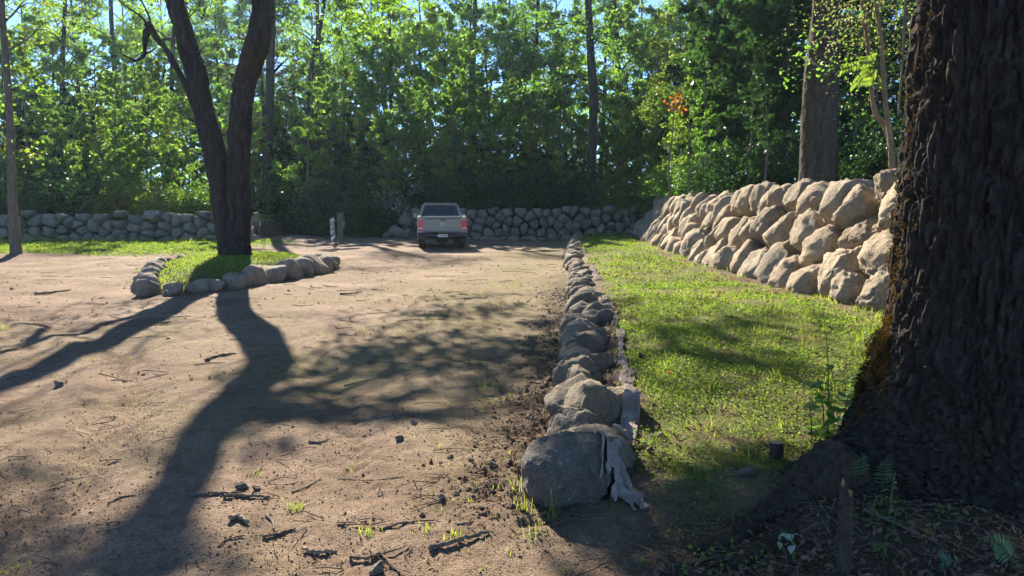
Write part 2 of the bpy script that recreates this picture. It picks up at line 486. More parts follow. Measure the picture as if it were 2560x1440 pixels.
def gz(x, y, fine=True):
    x = np.asarray(x, float); y = np.asarray(y, float)
    d = x - kerb_x(y)
    z = 0.17 * smooth(-0.02, 0.38, d) * smooth(4.6, 7.0, y)
    z = z + 0.07 * smooth(0.5, 1.0, d) * smooth(6, 9, y)
    rd = ring_d(x, y)
    z = z + 0.36 * (1 - smooth(0.45, 1.0, rd))
    r = np.hypot(x - LTREE[0], y - LTREE[1])
    z = z + 0.16 * np.exp(-(r / 0.9) ** 2)
    z = z + 0.10 * smooth(24.5, 27, y + 0.12 * (x + 14)) * (1 - smooth(-11.5, -9.5, x))
    z = z + 0.045 * fbm2(x, y, 0.30, 3, 5) + 0.022 * fbm2(x, y, 1.3, 3, 9)
    # wheel ruts curving across the parking area
    rr = np.hypot(x + 14, y - 2.0)
    rut = np.exp(-((rr - 11.6) / 0.22) ** 2) + np.exp(-((rr - 10.1) / 0.22) ** 2) + 0.6 * np.exp(-((rr - 13.3) / 0.2) ** 2)
    edge = np.exp(-((rr - 11.15) / 0.12) ** 2) + np.exp(-((rr - 10.5) / 0.12) ** 2)
    tread = np.sin(np.arctan2(y - 2.0, x + 14) * rr * 6.283 / 0.17 + 4 * np.sin(rr * 20))
    lot = (1 - smooth(-0.6, -0.1, d)) * smooth(1.05, 1.25, rd)
    brk = 0.5 + 0.5 * fbm2(x, y, 0.8, 2, 33)
    z = z + lot * (0.3 + brk) * (-0.05 * rut + 0.04 * edge + 0.012 * tread * np.clip(rut, 0, 1) * (1 - smooth(8, 11, y)))
    if fine:
        z = z + 0.012 * fbm2(x, y, 5.0, 3, 14) + 0.010 * np.maximum(0, fbm2(x, y, 14.0, 2, 21)) + 0.006 * fbm2(x, y, 32.0, 2, 8)
    # dug, lumpy soil beside the kerb stones
    lump = np.exp(-((d + 0.35) / 0.32) ** 2) * smooth(3, 4, y) * (1 - smooth(16, 22, y))
    z = z + lump * (0.03 + 0.05 * fbm2(x, y, 7.0, 3, 77))
    return z

def grass_mask(x, y):
    d = x - kerb_x(y)
    e = 0.22 * fbm2(x, y, 1.6, 3, 41)
    lane = smooth(0.30, 0.62, d + e) * (1 - smooth(-0.9, -0.05, x - rwall_x(y) + 1.1 * e)) * smooth(3.6, 4.7, y + 2.5 * e - 0.25 * (x - 1.0))
    mound = (1 - smooth(0.86, 1.06, ring_d(x, y) + 0.6 * e))
    strip = smooth(25.0, 26.6, y + 0.12 * (x + 14) + 4 * e) * (1 - smooth(-11.6, -9.8, x + 2 * e)) * (1 - smooth(36, 37, y))
    return np.clip(np.maximum(np.maximum(lane, mound), strip * 0.95), 0, 1)

def film_mask(x, y):
    d = x - kerb_x(y)
    a = np.exp(-((d + 1.4) / 1.5) ** 2) * smooth(5, 9, y)
    b = smooth(0.0, 0.5, fbm2(x, y, 0.5, 3, 71)) * 0.6
    c = smooth(27, 33, y) * (1 - smooth(-4, 0, -x + -1)) * 0.6
    return np.clip(a + b + c, 0, 1) * (x < rwall_x(y))

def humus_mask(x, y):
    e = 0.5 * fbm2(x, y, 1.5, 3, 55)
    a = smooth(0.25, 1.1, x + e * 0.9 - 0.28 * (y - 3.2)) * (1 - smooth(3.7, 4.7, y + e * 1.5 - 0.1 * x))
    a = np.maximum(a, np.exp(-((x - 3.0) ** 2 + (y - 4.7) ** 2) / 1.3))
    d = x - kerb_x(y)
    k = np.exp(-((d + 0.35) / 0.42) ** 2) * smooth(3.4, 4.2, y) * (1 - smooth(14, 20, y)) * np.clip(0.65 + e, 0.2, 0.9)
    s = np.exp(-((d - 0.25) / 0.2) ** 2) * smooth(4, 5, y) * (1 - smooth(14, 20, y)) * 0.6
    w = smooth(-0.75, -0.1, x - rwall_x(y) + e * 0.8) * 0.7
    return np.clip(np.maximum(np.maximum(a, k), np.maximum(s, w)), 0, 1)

def build_ground():
    rows = np.concatenate([np.linspace(-4, 1.4, 10, endpoint=False), 1.4 * (48 / 1.4) ** np.linspace(0, 1, 470)])
    cols = np.linspace(-1, 1, 440)
    hw = 0.80 * np.maximum(rows, 3.0) + 2.5
    X = cols[None, :] * hw[:, None]; Y = np.repeat(rows[:, None], len(cols), 1)
    Z = gz(X, Y)
    nr, nc = X.shape
    v = np.stack([X, Y, Z], -1).reshape(-1, 3)
    i = np.arange(nr - 1)[:, None] * nc; j = np.arange(nc - 1)[None, :]
    q = np.stack([i + j, i + j + 1, i + nc + j + 1, i + nc + j], -1).reshape(-1, 4)
    me = np_mesh('ground', v, [q], True, M['ground'])
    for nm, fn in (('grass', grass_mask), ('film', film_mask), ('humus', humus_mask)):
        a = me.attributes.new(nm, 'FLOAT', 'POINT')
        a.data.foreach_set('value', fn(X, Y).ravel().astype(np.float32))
    tag(link('ground', me), 'packed tan dirt parking ground with a grass lane and grassy verge', kind='structure')
build_ground()

def sheet(name, xs, ys, zf, label, humus=1.0):
    X, Y = np.meshgrid(xs, ys)
    v = np.stack([X, Y, zf(X, Y)], -1).reshape(-1, 3)
    nr, nc = X.shape
    i = np.arange(nr - 1)[:, None] * nc; j = np.arange(nc - 1)[None, :]
    q = np.stack([i + j, i + j + 1, i + nc + j + 1, i + nc + j], -1).reshape(-1, 4)
    me = np_mesh(name, v, [q], True, M['ground'])
    a = me.attributes.new('humus', 'FLOAT', 'POINT')
    a.data.foreach_set('value', np.full(len(v), humus, np.float32))
    return tag(link(name, me), label, kind='structure')

BACK_Y, LEFT_Y = 41.2, 35.3
def back_y(x): return 41.4 - 0.05 * (x - 1)
def left_y(x): return 35.4 + 0.06 * (x + 18)
def floor_z(x, y):
    rgt = smooth(0.35, 1.3, y - back_y(x)) * smooth(-5.9, -5.0, x)
    lft = smooth(0.35, 1.3, y - left_y(x)) * (1 - smooth(-13.2, -12.2, x))
    far = smooth(48, 75, y) * 1.0
    b = -0.55 + 1.75 * rgt
    b = np.maximum(b, -0.55 + 1.45 * lft)
    gap = -0.55 + 0.50 * smooth(42, 46, y) + far
    return np.maximum(b, gap) + 0.12 * fbm2(x, y, 0.4, 3, 3) * smooth(42, 46, y) + 0.02 * np.maximum(0, y - 80)
xs = np.concatenate([np.linspace(-420, -46, 14), np.linspace(-45, 40, 160), np.linspace(41, 420, 14)])
ys = np.concatenate([np.linspace(33.5, 52, 60), np.linspace(53, 110, 40), np.linspace(115, 600, 14)])
sheet('forest_floor', xs, ys, floor_z, 'dark leaf-covered forest floor behind the boulder walls')
sheet('terrain', np.linspace(-420, 420, 9), np.linspace(-420, 600, 9), lambda x, y: x * 0 - 0.62, 'low ground sheet running out to the horizon')

def build_bank():
    n = 60
    path = spline(RWALL, n)
    path[:, 0] = rwall_x(path[:, 1])
    prof = [(0.30, -0.3), (0.52, 0.35), (1.08, 1.3), (1.42, 1.98), (1.9, 2.10), (2.6, 2.2), (4.5, 2.25), (8, 2.4), (16, 3.0), (40, 4.5), (200, 9)]
    V = []
    for (x, y) in path:
        for o, z in prof:
            V.append((x + o, y, z))
    V = np.array(V)
    V[:, 2] += 0.10 * fbm2(V[:, 0], V[:, 1], 0.7, 3, 12) * (V[:, 2] > 1.2)
    m = len(prof)
    i = np.arange(n - 1)[:, None] * m; j = np.arange(m - 1)[None, :]
    q = np.stack([i + j, i + j + 1, i + m + j + 1, i + m + j], -1).reshape(-1, 4)
    me = np_mesh('embankment', V, [q], True, M['ground'])
    a = me.attributes.new('humus', 'FLOAT', 'POINT')
    a.data.foreach_set('value', np.full(len(V), 0.8, np.float32))
    tag(link('embankment', me), 'raised soil embankment behind the sunlit boulder retaining wall', kind='structure')
build_bank()

# ------------------------------------------------------------------ boulders
def ico(sub):
    bm = bmesh.new(); bmesh.ops.create_icosphere(bm, subdivisions=sub, radius=1.0)
    bm.verts.ensure_lookup_table()
    v = np.array([x.co[:] for x in bm.verts]); f = np.array([[q.index for q in p.verts] for p in bm.faces])
    bm.free()
    return unit(v), f
ICO = {k: ico(k) for k in (1, 2, 3, 4, 5)}

def facet(v, rs, n=7, lo=0.72, hi=0.95, soft=0.025):
    """flatten some sides of a unit-ish blob so that it reads as a broken boulder"""
    v = v.copy()
    for _ in range(n):
        d = unit(rs.normal(size=3)); c = rs.uniform(lo, hi)
        h = v @ d
        over = np.maximum(0, h - c)
        v -= (over * 0.93)[:, None] * d
    return v

def crag(v, o, seed, hi):
    """weathering of a boulder: broad dents, knobbly relief, a few cracks"""
    k = 1.25 * fbm(v * 1.5 + o, 3, seed) + 0.75 * fbm(v * 3.6 + o, 3, seed + 9)
    r = 1 - np.abs(fbm(v * 2.3 + o * 1.7, 2, seed + 21)) * 2
    k = k - 0.55 * np.maximum(0, r - 0.86) / 0.14
    k = k + 0.45 * fbm(v * 8.0 + o, 2, seed + 5)
    if hi: k = k + 0.42 * fbm(v * 17.0 + o, 2, seed + 15)
    return k

def boulder_shape(seed, sub=3, rough=0.10):
    rs = np.random.RandomState(seed)
    v, f = ICO[sub]
    w = np.sign(v) * np.abs(v) ** 0.88
    w = facet(w, rs, 11, 0.50, 0.80)
    o = rs.uniform(0, 50, 3)
    return w * (1 + rough * crag(v, o, seed, sub >= 4))[:, None], f

def clip_poly(poly, n, c):
    out = []
    m = len(poly)
    for i in range(m):
        a, b = poly[i], poly[(i + 1) % m]
        da, db = a @ n - c, b @ n - c
        if da <= 0: out.append(a)
        if (da < 0 < db) or (db < 0 < da): out.append(a + (b - a) * (da / (da - db)))
    return out

def voronoi(P, U, V):
    cells = []
    for i, p in enumerate(P):
        poly = [np.array(a, float) for a in ((0, 0), (U, 0), (U, V), (0, V))]
        dd = ((P - p) ** 2).sum(1)
        for j in np.argsort(dd)[1:22]:
            n = P[j] - p; c = (P[j] @ P[j] - p @ p) / 2
            poly = clip_poly(poly, n, c)
            if len(poly) < 3: break
        cells.append(np.array(poly) if len(poly) >= 3 else None)
    return cells

def centroid(poly):
    x, y = poly[:, 0], poly[:, 1]; x2, y2 = np.roll(x, -1), np.roll(y, -1)
    cr = x * y2 - x2 * y; a = cr.sum() / 2
    return np.array([((x + x2) * cr).sum(), ((y + y2) * cr).sum()]) / (6 * a)

def stone_in_cell(poly, c, depth, seed, sub, rough=0.10, gap=0.985, cuts=9, q=11.0):
    """a boulder whose outline follows its cell in the wall, rounded; local axes u, v, w (out of the wall)"""
    rs = np.random.RandomState(seed)
    v, f = ICO[sub]
    p = poly - c
    nrm = []; dist = []
    for a, b in zip(p, np.roll(p, -1, 0)):
        e = b - a
        if np.hypot(*e) < 1e-4: continue
        n = unit(np.array([e[1], -e[0]])); nrm.append(n); dist.append(max(0.04, n @ a))
    nrm = np.array(nrm); dist = np.array(dist)
    th = np.arctan2(v[:, 1], v[:, 0])
    dirs = np.stack([np.cos(th), np.sin(th)], -1)
    R = (np.maximum(0, dirs @ nrm.T / dist) ** q).sum(1) ** (-1 / q)
    R = np.minimum(R, 1.25 * np.sqrt(dist.mean() * dist.max()))
    wz = v[:, 2]
    rho = (1 - np.abs(wz) ** 2.8) ** (1 / 2.8)
    out = np.stack([dirs[:, 0] * R * rho * gap, dirs[:, 1] * R * rho * gap, np.sign(wz) * np.abs(wz) ** 0.9 * depth], -1)
    s = max(0.12, float(R.mean()))
    # broken faces
    for _ in range(cuts):
        d = unit(rs.normal(size=3) * np.array([1, 1, 0.7]) + np.array([0, 0, 0.55])); h = out @ d / s
        cc = max(0.18, float(np.quantile(h, rs.uniform(0.86, 0.97))))
        out -= (np.maximum(0, h - cc) * 0.88 * s)[:, None] * d
    o = rs.uniform(0, 60, 3)
    k = rough * crag(v * (0.7 + 0.8 * s), o, seed, sub >= 4)
    return out * (1 + k)[:, None], f

def boulder_wall(name, label, length, slope, size, rows, frame, mat, sub_fn, seed, depth=0.27, cat='stone wall', rough=0.10, cuts=9, q=11.0, gapm=1.0, tall_near=False):
    rs = np.random.RandomState(seed)
    P = []
    for r in range(rows):
        u = rs.uniform(0, size * 0.5)
        while u < length:
            w = size * rs.choice([0.5, 0.8, 1.0, 1.2, 1.55], p=[0.18, 0.27, 0.25, 0.2, 0.1]) * rs.uniform(0.85, 1.15)
            P.append((min(u + w / 2, length - 0.05), np.clip((r + 0.5 + rs.uniform(-0.58, 0.58)) / rows, 0.06, 0.95) * slope))
            u += w
    P = np.array(P)
    for _ in range(1):
        for i, c in enumerate(voronoi(P, length, slope)):
            if c is not None: P[i] = P[i] * 0.5 + centroid(c) * 0.5
    cells = voronoi(P, length, slope)
    o0 = frame(length / 2, 0)[0]
    root = thing(name, o0, label, cat)
    for i, poly in enumerate(cells):
        if poly is None or len(poly) < 3: continue
        c = centroid(poly)
        O, t, s, n = frame(c[0], c[1])
        sub = sub_fn(O)
        v, f = stone_in_cell(poly, c, depth * rs.uniform(0.85, 1.25), seed * 1000 + i, sub, rough, rs.uniform(0.95, 1.03) * gapm, cuts, q)
        top = c[1] > slope * (1 - 0.8 / rows)
        O = O + n * rs.uniform(-0.05, 0.08) + (s * rs.uniform(-0.10, 0.16 + (0.09 if tall_near and O[1] < 14 else 0)) if top else 0)
        me = np_mesh('stone', v, [f], True, mat)
        ob = link('stone', me, root)
        R = Matrix((Vector(t), Vector(s), Vector(n))).transposed().to_4x4()
        R.translation = Vector(O - o0)
        ob.matrix_local = R
    return root

def right_frame():
    y0, y1 = 5.0, 40.2
    ys = np.linspace(y0, y1, 200); xs_ = rwall_x(ys)
    k = np.ones(9) / 9
    xs_ = np.convolve(np.pad(xs_, 4, 'edge'), k, 'valid')
    L = np.concatenate([[0], np.cumsum(np.hypot(np.diff(xs_), np.diff(ys)))])
    sd = unit(np.array([0.85, 0.0, 2.0]))
    def fr(u, v):
        x = np.interp(u, L, xs_); y = np.interp(u, L, ys)
        x2 = np.interp(u + 0.3, L, xs_); y2 = np.interp(u + 0.3, L, ys)
        x1 = np.interp(u - 0.3, L, xs_); y1_ = np.interp(u - 0.3, L, ys)
        t = unit(np.array([x2 - x1, y2 - y1_, 0]))          # along the wall, away from the camera
        out = np.array([-t[1], t[0], 0])
        s = unit(-out * 1.22 + np.array([0, 0, 2.0]))
        t2 = -t                                              # u axis so that t2 x s = outward normal
        n = np.cross(t2, s)
        O = np.array([x, y, 0.02]) + s * v
        return O, t2, s, n
    return fr, L[-1]
fr, LR = right_frame()
def mirrored(fr_):
    # cell outlines are drawn with +u along t; t2 points back, so flip u by measuring from the far end
    return fr_
def right_fr_u(u, v):
    return fr(LR - u, v)
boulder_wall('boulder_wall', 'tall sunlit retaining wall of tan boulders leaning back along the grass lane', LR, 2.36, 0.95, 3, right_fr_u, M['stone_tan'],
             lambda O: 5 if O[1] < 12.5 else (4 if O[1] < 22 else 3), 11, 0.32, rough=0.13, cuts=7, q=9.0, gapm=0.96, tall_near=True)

def straight_frame(A, B, lean):
    A = np.array(A, float); B = np.array(B, float)
    t = unit(B - A); out = np.array([t[1], -t[0], 0])       # A -> B with the open side on the right hand = towards the camera
    s = unit(np.array([0, 0, 1.0]) - out * lean)
    n = np.cross(t, s)
    def f(u, v): return A + t * u + s * v, t, s, n
    return f, float(np.linalg.norm(B - A))
f_, L_ = straight_frame((-6.0, back_y(-6.0) + 0.1, -0.05), (6.7, back_y(6.7) - 0.1, 0.05), 0.16)
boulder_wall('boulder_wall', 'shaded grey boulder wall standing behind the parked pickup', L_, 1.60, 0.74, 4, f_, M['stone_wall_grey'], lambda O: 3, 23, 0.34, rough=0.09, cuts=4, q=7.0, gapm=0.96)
f_, L_ = straight_frame((-30.0, left_y(-30), -0.05), (-12.6, left_y(-12.6), -0.05), 0.12)
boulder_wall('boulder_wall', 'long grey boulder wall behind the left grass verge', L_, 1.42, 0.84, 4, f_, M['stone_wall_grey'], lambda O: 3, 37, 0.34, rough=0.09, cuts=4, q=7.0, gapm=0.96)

BOULDERS = [np_mesh('stone', *(lambda a: (a[0], [a[1]]))(boulder_shape(500 + i, 3)), True, M['stone_grey']) for i in range(9)]
M['stone_pale'] = make_stone_mat('stone_pale', [(0.27, 0.225, 0.17), (0.34, 0.285, 0.215), (0.30, 0.25, 0.185)], 0.15)
RINGSTONES = [np_mesh('stone', *(lambda a: (a[0], [a[1]]))(boulder_shape(550 + i, 3)), True, M['stone_pale']) for i in range(9)]
BOULDERS_HI = [np_mesh('stone', *(lambda a: (a[0], [a[1]]))(boulder_shape(600 + i, 4, 0.11)), True, M['stone_grey']) for i in range(9)]
def put_stone(parent, base, pos, size, rs, meshes, rz=None, tilt=0.35):
    o = link('stone', meshes[rs.randint(len(meshes))], parent)
    o.location = [float(a) for a in (np.asarray(pos) - np.asarray(base))]
    o.rotation_euler = (rs.uniform(-tilt, tilt), rs.uniform(-tilt, tilt), rs.uniform(0, 6.28) if rz is None else rz)
    o.scale = size
    return o

BIG = (0.335, 4.24)
M['stone_dark'] = make_stone_mat('stone_dark', [(0.17, 0.155, 0.13), (0.19, 0.17, 0.14)], 0.3)
def kerb_row():
    rs = np.random.RandomState(4)
    base = np.array([KERB[0][0], KERB[0][1], 0])
    root = thing('stone_kerb', base, 'long kerb of rough grey boulders with pale cloth behind, dividing dirt from grass', 'stone kerb')
    # the big boulder at the near end
    v, f = ICO[5]
    w = facet(np.sign(v) * np.abs(v) ** 0.72, np.random.RandomState(23), 9, 0.72, 1.0)
    o_ = np.array([3.0, 8.0, 1.0])
    k_ = 0.075 * crag(v * 1.5, o_, 71, True) + 0.022 * fbm(v * 22 + o_, 3, 9) - 0.03 * np.maximum(0, 0.30 - worley(v * 7 + o_, 4)[0]) / 0.3
    v = w * (1 + k_)[:, None]
    big = link('stone', np_mesh('stone', v * np.array([0.270, 0.25, 0.210]), [f], True, M['stone_dark']), root)
    big.location = Vector((BIG[0], BIG[1], 0.125)) - Vector(base)
    big.rotation_euler = (0.10, -0.06, 0.15)
    big['label'] = 'largest kerb boulder, blocky and dark, at the near end of the row'
    y = 4.76
    k = 0
    while y < 38.2:
        near = y < 9.5
        x = float(kerb_x(y)) + rs.uniform(-0.03, 0.05)
        sx = rs.uniform(0.24, 0.32) if y < 14 else rs.uniform(0.23, 0.31)
        sy = sx * rs.uniform(0.75, 1.15); sz = rs.uniform(0.22, 0.30)
        o = put_stone(root, base, (x, y, 0.05 + float(gz(x, y)) * 0.25), (sx, sy, sz), rs, BOULDERS_HI if near else BOULDERS, tilt=0.5)
        if rs.rand() < 0.35:
            ss = sx * rs.uniform(0.45, 0.7)
            put_stone(root, base, (x + rs.uniform(0.16, 0.26), y + rs.uniform(-0.15, 0.2), 0.14), (ss, ss * 1.1, ss * 0.9), rs, BOULDERS_HI if near else BOULDERS)
        y += sy * rs.uniform(1.35, 1.7)
    return root
KERB_ROOT = kerb_row()
HM_X0, HM_Y0, HM_S = -0.2, 3.7, 0.01
def kerb_heightmap():
    """top of the near kerb stones, for the cloth to lie on"""
    nx, ny = 150, 560
    gx, gy = np.meshgrid(HM_X0 + HM_S * np.arange(nx), HM_Y0 + HM_S * np.arange(ny), indexing='ij')
    H = gz(gx, gy, True)
    for ch in KERB_ROOT.children:
        w = KERB_ROOT.location + ch.location
        if w.y > HM_Y0 + ny * HM_S + 0.3: continue
        Mx = np.array(Matrix.LocRotScale(w, ch.rotation_euler, ch.scale))
        co = np.empty(len(ch.data.vertices) * 3, np.float32); ch.data.vertices.foreach_get('co', co)
        co = co.reshape(-1, 3) @ Mx[:3, :3].T + Mx[:3, 3]
        f = np.empty(len(ch.data.polygons) * 3, np.int32); ch.data.polygons.foreach_get('vertices', f)
        T = co[f.reshape(-1, 3)]
        P = np.concatenate([co] + [(T * np.array(wt)[None, :, None]).sum(1) for wt in ((.34, .33, .33), (.5, .5, 0), (.5, 0, .5), (0, .5, .5), (.6, .2, .2), (.2, .6, .2), (.2, .2, .6))])
        i = np.round((P[:, 0] - HM_X0) / HM_S).astype(int); j = np.round((P[:, 1] - HM_Y0) / HM_S).astype(int)
        ok = (i >= 0) & (i < nx) & (j >= 0) & (j < ny)
        np.maximum.at(H, (i[ok], j[ok]), P[ok, 2])
    G = H.copy()
    G[1:] = np.maximum(G[1:], H[:-1]); G[:-1] = np.maximum(G[:-1], H[1:])
    H = G.copy(); G[:, 1:] = np.maximum(G[:, 1:], H[:, :-1]); G[:, :-1] = np.maximum(G[:, :-1], H[:, 1:])
    return G
KERB_HM = kerb_heightmap()
def kerb_top(x, y):
    i = np.clip((x - HM_X0) / HM_S, 0, KERB_HM.shape[0] - 1.001); j = np.clip((y - HM_Y0) / HM_S, 0, KERB_HM.shape[1] - 1.001)
    a, b = i.astype(int), j.astype(int); fi, fj = i - a, j - b
    return (KERB_HM[a, b] * (1 - fi) + KERB_HM[a + 1, b] * fi) * (1 - fj) + (KERB_HM[a, b + 1] * (1 - fi) + KERB_HM[a + 1, b + 1] * fi) * fj

def cross_kerb():
    rs = np.random.RandomState(8)
    base = np.array([-0.5, 37.8, 0])
    root = thing('stone_kerb', base, 'low row of small grey stones on the dirt below the shaded far wall', 'stone kerb')
    x = -3.4
    while x < 3.1:
        s = rs.uniform(0.19, 0.29)
        put_stone(root, base, (x, 37.7 + rs.uniform(-0.1, 0.1) - 0.04 * x, s * 0.35), (s * 1.25, s, s * 0.85), rs, BOULDERS)
        x += s * rs.uniform(1.9, 2.4)
cross_kerb()

def planter_ring():
    rs = np.random.RandomState(15)
    base = np.array([RC[0], RC[1], 0])
    root = thing('stone_ring', base, 'irregular ring of boulders round the grassy mound of the forked tree', 'stone ring')
    loop = np.concatenate([RING, RING[:1]])
    pts = spline(loop, 400)
    L = np.concatenate([[0], np.cumsum(np.hypot(*np.diff(pts, axis=0).T))])
    u = 0.0
    while u < L[-1] - 0.3:
        x = np.interp(u, L, pts[:, 0]); y = np.interp(u, L, pts[:, 1])
        front = y < 21
        s = rs.uniform(0.21, 0.30) if front else rs.uniform(0.13, 0.22)
        if x > -5.6 and y < 22: s *= 1.4
        put_stone(root, base, (x, y, s * 0.42), (s * 1.1, s * 0.95, s * 0.85), rs, RINGSTONES)
        if front and rs.rand() < 0.3:
            ss = s * 0.4
            put_stone(root, base, (x + rs.uniform(-0.2, 0.2), y - 0.35, ss * 0.4), (ss, ss, ss * 0.8), rs, RINGSTONES)
        u += s * (1.8 if front else 3.0)
planter_ring()

def wall_end_pile(name, label, pts, seed):
    rs = np.random.RandomState(seed)
    base = np.array(pts[0][:3]) * np.array([1, 1, 0])
    root = thing(name, base, label, 'stone pile')
    for (x, y, z, s) in pts:
        put_stone(root, base, (x, y, z), (s * 1.1, s, s * 0.85), rs, BOULDERS, tilt=0.3)
wall_end_pile('stone_pile', 'stepped pile of tan boulders ending the far wall beside the pickup',
              [(-6.2, 40.9, 0.35, 0.5), (-5.5, 40.7, 0.3, 0.45), (-6.7, 40.6, 0.15, 0.3), (-5.7, 41.0, 0.95, 0.45), (-5.2, 40.9, 1.35, 0.34), (-4.9, 40.7, 0.8, 0.42)], 3)
wall_end_pile('stone_pile', 'two leaning boulders at the gate end of the left wall',
              [(-12.5, 35.6, 0.3, 0.55), (-12.1, 35.3, 0.2, 0.42), (-12.4, 35.6, 0.95, 0.5)], 5)

# ------------------------------------------------------------------ leaves and trees
def leaf_quads(mb, C, L, W, rs, up=0.35, fold=0.0, nrm=None):
    """diamond leaves centred on C; up = how strongly they face upwards"""
    n = len(C)
    N = unit(rs.normal(size=(n, 3)) + np.array([0, 0, up * 3]))
    if nrm is not None: N = unit(nrm + 0.5 * rs.normal(size=(n, 3)))
    A = unit(np.cross(N, rs.normal(size=(n, 3))))
    B = np.cross(N, A)
    L = np.asarray(L).reshape(-1, 1); W = np.asarray(W).reshape(-1, 1)
    v = np.stack([C - A * L / 2, C + B * W / 2 + A * L * 0.08, C + A * L / 2 - N * L * 0.12, C - B * W / 2 + A * L * 0.08], 1).reshape(-1, 3)
    mb.add(v, quads=np.arange(4 * n).reshape(-1, 4))

def branch_path(p0, d, length, rs, n=6, curl=0.25, lift=0.15):
    pts = [np.array(p0, float)]
    d = unit(d); st = length / (n - 1)
    for i in range(n - 1):
        d = unit(d + curl * rs.normal(size=3) * 0.5 + np.array([0, 0, lift * 0.5]))
        pts.append(pts[-1] + d * st)
    return np.array(pts)

def grow(seed, H, r0, base, spread, limbs, subs, per, leaf, style, wob=0.03):
    """returns trunk builder and crown builder of one tree with its foot at the origin"""
    rs = np.random.RandomState(seed)
    tr, cr = MB(), MB()
    n = 14
    z = np.linspace(0, H, n)
    w = np.cumsum(rs.normal(size=(n, 2)) * wob * H / n, 0); w -= w[0]
    path = np.column_stack([w, z]); path[0, 2] = -0.3
    rr = r0 * (1 - 0.88 * (z / H) ** 0.9); rr[0] *= 1.5; rr[1] *= 1.06
    P2 = spline(np.column_stack([path, rr]), 30)
    tr.tube(P2[:, :3], np.maximum(P2[:, 3], 0.012), 9)
    C = []; Rr = []
    for k in range(limbs):
        t = base + (0.98 - base) * ((k + rs.rand() * 0.8) / limbs)
        p0 = np.array([np.interp(t * H, z, path[:, 0]), np.interp(t * H, z, path[:, 1]), t * H])
        az = k * 2.4 + rs.uniform(-0.5, 0.5)
        q = (t - base) / (1 - base)
        if style == 'layer':
            ln = spread * (1.05 - 0.75 * q) * rs.uniform(0.7, 1.1); el = rs.uniform(-0.05, 0.2); lift = 0.02; curl = 0.15
        elif style == 'dense':
            ln = spread * (0.55 + 0.75 * math.sin(math.pi * min(1, q * 0.8 + 0.18))) * rs.uniform(0.7, 1.1); el = rs.uniform(0.1, 0.7); lift = 0.1; curl = 0.3
        elif style == 'sapling':
            ln = spread * (1.0 - 0.6 * q) * rs.uniform(0.6, 1.1); el = rs.uniform(0.1, 0.6); lift = 0.05; curl = 0.3
        else:
            ln = spread * (0.5 + 0.65 * math.sin(math.pi * min(1, q * 0.75 + 0.2))) * rs.uniform(0.75, 1.15); el = rs.uniform(0.25, 0.85); lift = 0.1; curl = 0.38
        d = np.array([math.cos(az) * math.cos(el), math.sin(az) * math.cos(el), math.sin(el)])
        bp = branch_path(p0, d, ln, rs, 7, curl, lift)
        br = max(0.010, r0 * 0.36 * (1 - 0.6 * q) * (ln / (spread + 1e-6)) ** 0.5)
        tr.tube(bp, np.linspace(br, br * 0.25, 7), 5, caps=False)
        for j in range(subs):
            s = 0.3 + 0.7 * (j + rs.rand() * 0.7) / subs
            i = min(5, int(s * 6)); q0 = bp[i] + (bp[i + 1] - bp[i]) * (s * 6 - i)
            dd = unit(bp[i + 1] - bp[i]); sd = unit(np.cross(dd, rs.normal(size=3)))
            if style == 'layer': sd = unit(sd * np.array([1, 1, 0.15]))
            d2 = unit(dd * 0.6 + sd * 0.9 + (0 if style == 'layer' else np.array([0, 0, 0.15])))
            sl = ln * rs.uniform(0.25, 0.5) * (1.2 - 0.5 * s)
            sp = branch_path(q0, d2, sl, rs, 4, curl, 0.0 if style == 'layer' else 0.06)
            tr.tube(sp, np.linspace(br * 0.4, br * 0.12, 4) + 0.003, 4, caps=False)
            for m_ in (1, 2, 3):
                C.append(sp[m_]); Rr.append(sl * 0.42)
        C.append(bp[-1]); Rr.append(ln * 0.18)
    C = np.array(C); Rr = np.array(Rr)
    keep = rs.rand(len(C)) < (0.68 if style == 'broad' else 0.85)
    C, Rr = C[keep], Rr[keep]
    cc = np.repeat(C, per, 0); r_ = np.repeat(Rr, per)[:, None]
    fl = {'layer': 0.16, 'broad': 0.55, 'dense': 0.8, 'sapling': 0.6, 'shrub': 0.8}[style]
    off = rs.normal(size=cc.shape) * 0.42 * r_ * np.array([1, 1, fl])
    X = cc + off
    sz = leaf * rs.uniform(0.6, 1.35, len(X))
    leaf_quads(cr, X, sz, sz * (0.35 if style == 'layer' else 0.6), rs, 0.55 if style == 'layer' else 0.3)
    return tr, cr

def grow_shrub(seed, H, spread, stems, per, leaf):
    rs = np.random.RandomState(seed)
    tr, cr = MB(), MB()
    C = []
    for k in range(stems):
        az = rs.uniform(0, 6.28); el = rs.uniform(0.7, 1.45)
        d = np.array([math.cos(az) * math.cos(el), math.sin(az) * math.cos(el), math.sin(el)])
        p = branch_path((rs.normal() * 0.15 * spread, rs.normal() * 0.15 * spread, -0.1), d, H * rs.uniform(0.6, 1.1), rs, 7, 0.35, 0.0)
        tr.tube(p, np.linspace(0.022, 0.006, 7) * (H / 2.5), 4, caps=False)
        for i in range(2, 7):
            C.append(p[i]); 
            for _ in range(2):
                C.append(p[i] + rs.normal(size=3) * 0.25 * spread * np.array([1, 1, 0.6]))
    C = np.array(C); C[:, 2] = np.maximum(C[:, 2], 0.1)
    cc = np.repeat(C, per, 0)
    X = cc + rs.normal(size=cc.shape) * 0.17 * spread
    X[:, 2] = np.maximum(X[:, 2], 0.03)
    sz = leaf * rs.uniform(0.6, 1.4, len(X))
    leaf_quads(cr, X, sz, sz * 0.6, rs, 0.25)
    return tr, cr

